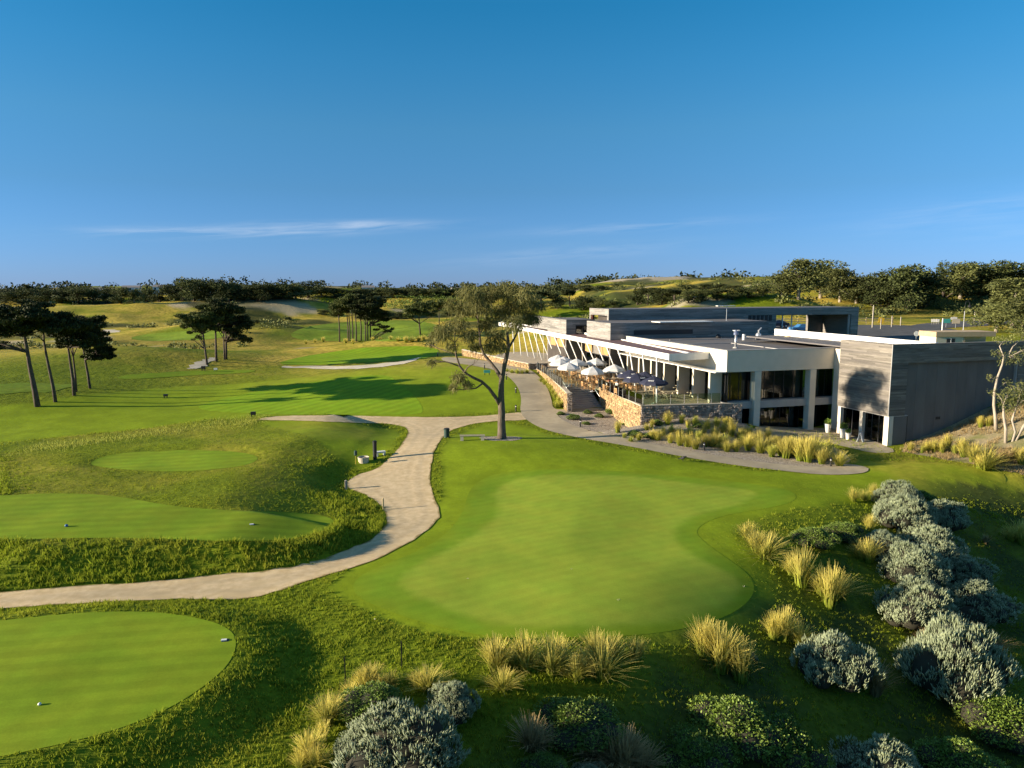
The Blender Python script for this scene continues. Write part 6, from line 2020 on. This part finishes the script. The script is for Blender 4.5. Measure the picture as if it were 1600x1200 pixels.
def peg(name, px, py, hpx, r, m, label, cat, cap=None):
    x, y, z = gp(px, py)
    d = math.sqrt(x * x + y * y + (CH - z) ** 2)
    h = hpx * d / F * 1.05
    root = empty(name, (x, y, z), .3, label, cat)
    MB().box(-r, -r, -.15, r, r, h * .94).build('shaft', m, root)
    MB().hexa([(-r, -r, h * .941), (r, -r, h * .941), (r, r, h * .941), (-r, r, h * .941), (-r * .4, -r * .4, h), (r * .4, -r * .4, h), (r * .4, r * .4, h), (-r * .4, r * .4, h)]).build('cap', cap or m, root)
    return root


M_POSTG = mat('grey_post_timber', (.28, .25, .2), (.36, .32, .26), scale=6, rough=.9)
M_POSTY = mat('pale_post_timber', (.5, .38, .18), (.58, .45, .24), scale=6, rough=.9)
peg('timber_post', 541, 764, 13, .09, M_POSTG, 'short grey timber post at the left edge of the gravel track', 'post')
peg('timber_post', 599, 797, 18, .045, M_POSTY, 'thin pale timber stake on the grassy point by the gravel track', 'stake')
peg('star_picket', 540, 1076, 46, .022, M_BLACK, 'left thin black picket in the foreground rough', 'picket')
peg('star_picket', 628, 1044, 40, .022, M_BLACK, 'right thin black picket in the foreground rough', 'picket')
BOL = sorted([(806, 614), (806, 643), (791, 593), (757, 576), (684, 557), (907, 667), (1100, 704), (1298, 729)])
for k, (a, b) in enumerate(BOL):
    x, y, z = gp(a, b)
    root = empty('path_bollard', (x, y, z), 0, ORD[k] + ' black bollard light beside the concrete path', 'bollard', 'bollard lights along the path')
    MB().lathe([(.09, -.1), (.09, .55)], 10).build('post', M_BLACK, root)
    MB().lathe([(.075, .551), (.075, .62)], 10).build('lens', M_WHITE, root)
    MB().lathe([(.1, .621), (.1, .74), (.04, .78)], 10).build('cap', M_BLACK, root)
for nm, a, b, w, h, m, l in (('tee_sign', 761, 586, .9, .7, M_TEALS, 'small teal tee sign on the lawn near the path'), ('tee_box', 396, 652, .5, .6, M_BLACK, 'small black box where the gravel track thins out at left'), ('tee_box', 318, 580, .6, .8, M_BLACK, 'black tee box by the far tee'), ('tee_sign', 337, 580, .5, .5, M_WHITE, 'small white sign right of the far tee box'), ('tee_box', 259, 622, .5, .5, M_BLACK, 'tiny black box on the left fairway')):
    x, y, z = gp(a, b)
    root = empty(nm, (x, y, z), .1, l, 'sign' if nm == 'tee_sign' else 'box')
    MB().box(-w / 2, -.12, h * .45, w / 2, .12, h).build('panel', m, root)
    for sx in (-1, 1):
        MB().box(sx * w * .35 - .04, -.04, -.1, sx * w * .35 + .04, .04, h * .449).build('leg', M_BLACK, root)
for a, b, m, l in ((62, 1102, M_WHITE, 'white round tee marker on the near tee'), (104, 823, mat('blue_marker', (.03, .12, .3), rough=.4), 'small blue tee marker on the long tee'), (586, 968, M_WHITE, 'stray white golf ball marker below the green')):
    x, y, z = gp(a, b)
    s_ = .065 if b > 900 and a < 100 else (.1 if b < 900 else .03)
    root = empty('tee_marker', (x, y, z + .01), 0, l, 'tee marker')
    MB().lathe([(s_ * .7, 0), (s_, s_ * .5), (s_ * .8, s_ * 1.1), (s_ * .3, s_ * 1.4)], 12).build('cap', m, root, smooth=True)
    MB().tube([(0, 0, -.06), (0, 0, .005)], .01, 5).build('spike', M_STEEL, root)
for a, b, l in ((350, 1001, 'flat white yardage plate at the right end of the near tee'), (393, 820, 'flat white yardage plate on the long tee')):
    x, y, z = gp(a, b)
    root = empty('yardage_plate', (x, y, z + .015), .2, l, 'plate')
    MB().box(-.11, -.07, 0, .11, .07, .04).build('plate', M_WHITE, root)
    MB().box(-.2, -.13, -.03, .2, .13, -.001).build('surround', M_BLACK, root)

for k, (a, b) in enumerate(sorted([(731, 904), (893, 889), (966, 937), (1162, 916)])):
    x, y, z = gp(a, b)
    root = empty('practice_hole', (x, y, z + .012), 0, ORD[k] + ' of the small dark practice holes on the putting green', 'golf hole', 'practice holes on the green')
    MB().lathe([(.054, -.1), (.054, .001), (.058, .002), (.058, -.1)], 14, cap=False).build('liner', M_CAP, root)
    MB().lathe([(.053, -.02), (.0, -.018)], 14, cap=False).build('cup', M_BLACK, root)

# magpie on the lawn by the path
x, y, z = gp(1067, 721)
root = empty('magpie', (x, y, z), -.5, 'black bird walking on the lawn below the path', 'bird')
V = [(-.30, 0, .22), (-.12, 0, .27), (.06, 0, .32), (.17, 0, .42), (.24, 0, .46), (.33, 0, .445)]
me = bpy.data.meshes.new('body'); me.from_pydata(V, [(i, i + 1) for i in range(5)], [])
o = link('body', me, M_BLACK, root)
o.modifiers.new('skin', 'SKIN'); o.modifiers.new('sub', 'SUBSURF').levels = 2
for i, q in enumerate((.03, .10, .12, .075, .065, .012)):
    me.skin_vertices[0].data[i].radius = (q, q)
me.skin_vertices[0].data[2].use_root = True
MB().hexa([(-.46, -.05, .17), (-.22, -.06, .21), (-.22, .06, .21), (-.46, .05, .17), (-.46, -.05, .185), (-.22, -.06, .24), (-.22, .06, .24), (-.46, .05, .185)]).build('tail', M_BLACK, root)
for s in (-1, 1):
    MB().tube([(.02, s * .05, .24), (.0, s * .05, .1), (.03, s * .05, -.01)], .012, 5).build('leg', M_BLACK, root)
    MB().hexa([(-.25, s * .10, .25), (.08, s * .115, .28), (.08, s * .125, .28), (-.25, s * .115, .25), (-.22, s * .08, .33), (.06, s * .10, .38), (.06, s * .115, .38), (-.22, s * .09, .33)]).build('wing', M_BLACK, root)

# ------------------------------------------------------------------ planters and board by the glass doors
M_POT = mat('white_pot_glaze', (.66, .62, .56), (.72, .68, .62), scale=2, rough=.45)
for k, (u, v, s_, l) in enumerate(((11.4, -1.6, 1.0, 'farthest white tapered planter by the glass doors'), (11.0, -4.4, 1.05, 'tall white planter in the middle by the glass doors'), (10.9, -5.2, .75, 'smallest white planter nearest the glass doors'))):
    x, y = b2w(u, v)
    z = gz(x, y) + .03
    root = empty('planter', (x, y, z), 0, l, 'planter', 'white planters by the doors')
    root.scale = (s_,) * 3
    MB().lathe([(.24, 0), (.36, .9), (.38, .95), (.34, .95), (.32, .86)], 16, cap=False).build('pot', M_POT, root, smooth=False)
    MB().lathe([(.33, .82), (.3, .86), (.02, .87)], 14).build('soil', M_SILVC, root)
    link('plant', leaf_mesh('plant', [(0, 0, 1.15, .38, .38, .32)], 260, .24, .1, 80 + k, shell=.3), M_GBUSH, root)
x, y = b2w(11.2, -6.6)
root = empty('sandwich_board', (x, y, gz(x, y) + .03), GR + .5, 'pale folding notice board before the glass doors', 'sign')
for s in (-1, 1):
    MB().hexa([(-.28, s * .28 - .02, 0), (.28, s * .28 - .02, 0), (.28, s * .28 + .02, 0), (-.28, s * .28 + .02, 0), (-.28, s * .03 - .02, .95), (.28, s * .03 - .02, .95), (.28, s * .03 + .02, .95), (-.28, s * .03 + .02, .95)]).build('board', mat('notice_board', (.42, .47, .52), (.5, .54, .58), scale=5, rough=.6), root)

# ------------------------------------------------------------------ dining room seen through the glass
for k, (u, v) in enumerate(((1.0, 2.0), (2.4, 2.3), (1.7, 3.3), (5.2, 2.6), (6.6, 2.4), (7.9, 2.7), (9.0, 2.4), (11.6, 2.6))):
    x, y = b2w(u, v)
    root = empty('dining_chair', (x, y, 3.48), GR + k * 1.3, ORD[k] + ' white dining chair behind the upper windows', 'chair', 'dining chairs behind the glass')
    me = None
    MB().box(-.22, -.22, .42, .22, .22, .47).build('seat', M_WHITE, root)
    MB().box(-.22, .18, .471, .22, .22, .9).build('backrest', M_WHITE, root)
    for sx in (-1, 1):
        for sy in (-1, 1):
            MB().box(sx * .2 - .02, sy * .2 - .02, 0, sx * .2 + .02, sy * .2 + .02, .419).build('leg', M_WHITE, root)

# ------------------------------------------------------------------ car park things
def car(x, y, z, rz, m, label, ute=False):
    root = empty('parked_car', (x, y, z), rz, label, 'car')
    prof = [(-2.2, .35), (-2.2, .75), (-1.95, .88), (-1.1, .95), (-.45, 1.42), (.75, 1.45), (1.45, 1.0), (2.05, .92), (2.2, .7), (2.2, .35)]
    if ute:
        prof = [(-2.3, .4), (-2.3, .95), (-1.3, 1.05), (-.8, 1.7), (.5, 1.72), (.7, 1.15), (2.3, 1.12), (2.3, .4)]
    n = len(prof)
    vs = [(a, -.82, b) for a, b in prof] + [(a, .82, b) for a, b in prof]
    vs = [(a, b * (.82 if c > 1.1 else 1), c) for a, b, c in vs]
    MB().add(vs, [tuple(range(n)), tuple(range(2 * n - 1, n - 1, -1))] + [(i, n + i, n + (i + 1) % n, (i + 1) % n) for i in range(n)]).build('body', m, root, bevel=.06)
    for s in (-1, 1):
        zt_, zb_ = (1.6, 1.18) if ute else (1.38, 1.0)
        MB().add([(-.8, s * .76, zb_), (.6 if ute else 1.0, s * .76, zb_), (.4 if ute else .6, s * .705, zt_), (-.5, s * .705, zt_)], [(0, 1, 2, 3)]).build('window', M_FRAME, root)
    for a in (-1.4, 1.4):
        for s in (-1, 1):
            w = MB().tube([(a, s * .66, .33), (a, s * .86, .33)], .33, 14).build('wheel', M_BLACK, root)
            MB().tube([(a, s * .861, .33), (a, s * .872, .33)], .2, 12).build('rim', M_STEEL, w)
    for s in (-1, 1):
        MB().box(-2.23, s * .6 - .15, .62, -2.19, s * .6 + .15, .76).build('headlight', M_WHITE, root)
    return root


M_CARB = mat('blue_car_paint', (.05, .17, .36), rough=.25, spec=.6)
M_CARD = mat('dark_car_paint', (.025, .035, .06), rough=.25, spec=.6)
x, y, z = at_z(1252, 515, 7.75)
car(x, y, gz(x, y) + .04, .12, M_CARB, 'blue car parked beyond the drive-through portal')
x, y, z = at_z(1214, 511, 7.8)
car(x, y, gz(x, y) + .04, .2, M_CARD, 'dark car at the left end of the portal opening')
GX, GY = (1463 - 800) / F * 104, 104
GZ = 6.45
car(GX - 1.6, GY + 2, gz(GX - 1.6, GY + 2) + .02, 1.5, M_CARD, 'dark blue utility vehicle left of the gatehouse', True)
root = empty('gatehouse', (GX, GY, GZ - .4), .12, 'small cream gatehouse with flat tan parapet by the car park', 'building')
M_CREAM = mat('cream_block', (.58, .52, .38), (.63, .57, .43), scale=2, rough=.85)
M_TANP = mat('tan_parapet', (.46, .33, .19), (.52, .38, .23), scale=2, rough=.85)
MB().box(0, 0, 0, 4.2, 3.5, 2.9).box(4.2, 1.6, 0, 9, 3.5, 2.9).build('wall', M_CREAM, root)
MB().box(-.12, -.12, 2.3, 9.1, 3.6, 2.31).box(-.12, -.12, 2.31, 9.1, -.01, 3.0).box(-.12, 0, 2.91, 9.1, 3.6, 3.0).box(-.12, 0, 2.31, -.005, 3.6, 2.9).build('parapet', M_TANP, root)
MB().box(1.6, -.06, 1.1, 2.9, -.005, 2.05).build('window', M_FRAME, root)
MB().box(2.2, -.08, 1.1, 2.3, -.065, 2.05).build('mullion', M_WHITE, root)
MB().box(4.25, .0, 0, 4.5, 1.55, 2.29).build('pier', M_TANP, root)
MB().box(5.2, 1.5, .4, 8.8, 1.595, 1.7).build('shutter', M_LINT, root)
PSTS = [(1363, 512, 30, .09, M_POSTG, 'tall pale pole beside the road at left'), (1376, 514, 14, .06, M_POSTG, 'short pole carrying the yellow road sign'), (1393, 511, 15, .07, M_POSTG, 'pale timber post by the road bend'), (1407, 509, 12, .07, M_POSTG, 'second pale timber post by the road bend'), (1522, 506, 15, .08, M_POSTG, 'pale pole right of the street lamp'), (1472, 517, 16, .08, M_WHITE, 'white pole beside the teal sign')]
for a, b, h, r_, m, l in PSTS:
    peg('pole', a, b, h, r_, m, l, 'pole')
SIGNS = [(1376, 507, 1.3, 1.2, mat('yellow_sign', (.6, .38, .03), rough=.5), 'yellow diamond road sign beside the road'), (1478, 506, 1.5, .8, M_TEALS, 'teal information sign by the road island'), (1493, 507, 1.5, .9, M_CAP, 'cream sign board by the road island'), (1490, 500, 1.3, .5, M_WHITE, 'white name sign on the road island'), (1431, 530, .7, .7, M_WHITE, 'round white road sign seen above the white roof edge')]
for k, (a, b, w, h, m, l) in enumerate(SIGNS):
    x, y, z = gp(a, b + 6)
    z = gz(x, y)
    root = empty('road_sign', (x, y, z), 0, l, 'sign')
    if k in (0, 4):
        n = 4 if k == 0 else 18
        MB().tube([(0, -.03, 1.5), (0, .0, 1.5)], w * .6, n).build('panel', m, root)
    else:
        MB().box(-w / 2, -.04, .9, w / 2, .0, .9 + h).build('panel', m, root)
    MB().tube([(0, .05, -.1), (0, .05, 1.6)], .04, 6).build('post', M_STEEL, root)
for k in range(5):
    x, y, z = gp(1456 + k * 2.6, 507)
    root = empty('marker_board', (x, y, gz(x, y)), 0, ORD[k] + ' of five small white boards in a row on the road island', 'sign', 'white boards on the road island')
    MB().box(-.14, -.03, .5, .14, .03, 1.1).build('panel', M_WHITE, root)
    MB().box(-.04, .031, -.1, .04, .08, .9).build('post', M_POSTG, root)
x, y, z = gp(1505, 517)
root = empty('street_lamp', (x, y, z), 0, 'tall thin street lamp with a curved black top', 'lamp')
MB().tube([(0, 0, -.2), (0, 0, 3.6)], [.09, .07], 8).build('pole', M_STEEL, root)
MB().tube([(0, 0, 3.6), (0, 0, 4.8), (.1, 0, 5.3), (.45, 0, 5.5), (.75, 0, 5.2), (.8, 0, 4.8)], .045, 8).build('swan_neck', M_BLACK, root)
MB().lathe([(.05, .5), (.28, .1), (.3, 0), (.1, -.05)], 10, (.8, 0, 4.35)).build('lamp_shade', M_BLACK, root)
# timber rail fence across the car park, seen through the portal
a_, b_ = np.array((50.0, 151.0)), np.array((80.0, 155.0))
root = empty('rail_fence', (a_[0], a_[1], gz(*a_)), 0, 'pale timber rail fence beyond the car park, seen through the portal', 'fence')
for k in range(11):
    p = a_ + (b_ - a_) * k / 10
    dz = gz(*p) - root.location.z
    MB().box(p[0] - a_[0] - .08, p[1] - a_[1] - .08, dz - .2, p[0] - a_[0] + .08, p[1] - a_[1] + .08, dz + 1.3).build('post', M_POSTY, root)
    if k < 10:
        q = a_ + (b_ - a_) * (k + 1) / 10
        d2 = gz(*q) - root.location.z
        for h in (.5, 1.0):
            MB().hexa([(p[0] - a_[0], p[1] - a_[1] - .13, dz + h), (q[0] - a_[0], q[1] - a_[1] - .13, d2 + h), (q[0] - a_[0], q[1] - a_[1] - .09, d2 + h), (p[0] - a_[0], p[1] - a_[1] - .09, dz + h), (p[0] - a_[0], p[1] - a_[1] - .13, dz + h + .2), (q[0] - a_[0], q[1] - a_[1] - .13, d2 + h + .2), (q[0] - a_[0], q[1] - a_[1] - .09, d2 + h + .2), (p[0] - a_[0], p[1] - a_[1] - .09, dz + h + .2)]).build('rail', M_POSTY, root)

# ------------------------------------------------------------------ far houses
M_HROOF = mat('grey_house_roof', (.22, .2, .19), rough=.8)
for px, py, w, l in ((152, 455, 9, 'tiny white house on the far left skyline'), (206, 452, 12, 'small pale house on the left skyline'), (252, 451, 10, 'pale house at the left foot of the wooded hill'), (318, 458, 15, 'pale house half hidden in the wooded left hill'), (575, 452, 9, 'white house on the middle skyline'), (716, 455, 10, 'pale house on the skyline left of the she-oak')):
    d = ray(px, py)
    dist = 560.0 if px != 318 else 395.0
    x, y = d[0] * dist, d[1] * dist
    z = max(gz(x, y), CH + d[2] * dist - 5)
    zb = gz(x, y)
    root = empty('house', (x, y, zb - .5), .2, l, 'house')
    h = CH + d[2] * dist + 2.2 - zb + 1.2
    h = min(max(h, 4.5), 11)
    MB().box(-w / 2, -4, 0, w / 2, 4, h - 1.6).build('wall', M_WHITE, root)
    MB().prism([(-w / 2 - .4, -4.4), (w / 2 + .4, -4.4), (w / 2 + .4, 0), (-w / 2 - .4, 0)], h - 1.59, [h - 1.58, h - 1.58, h, h]).prism([(-w / 2 - .4, 0), (w / 2 + .4, 0), (w / 2 + .4, 4.4), (-w / 2 - .4, 4.4)], h - 1.59, [h, h, h - 1.58, h - 1.58]).build('roof', M_HROOF, root)
    for k in range(3):
        MB().box(-w / 2 + w * (k + .5) / 3 - .6, -4.06, h - 3.6, -w / 2 + w * (k + .5) / 3 + .6, -4.005, h - 2.3).build('window', M_FRAME, root)
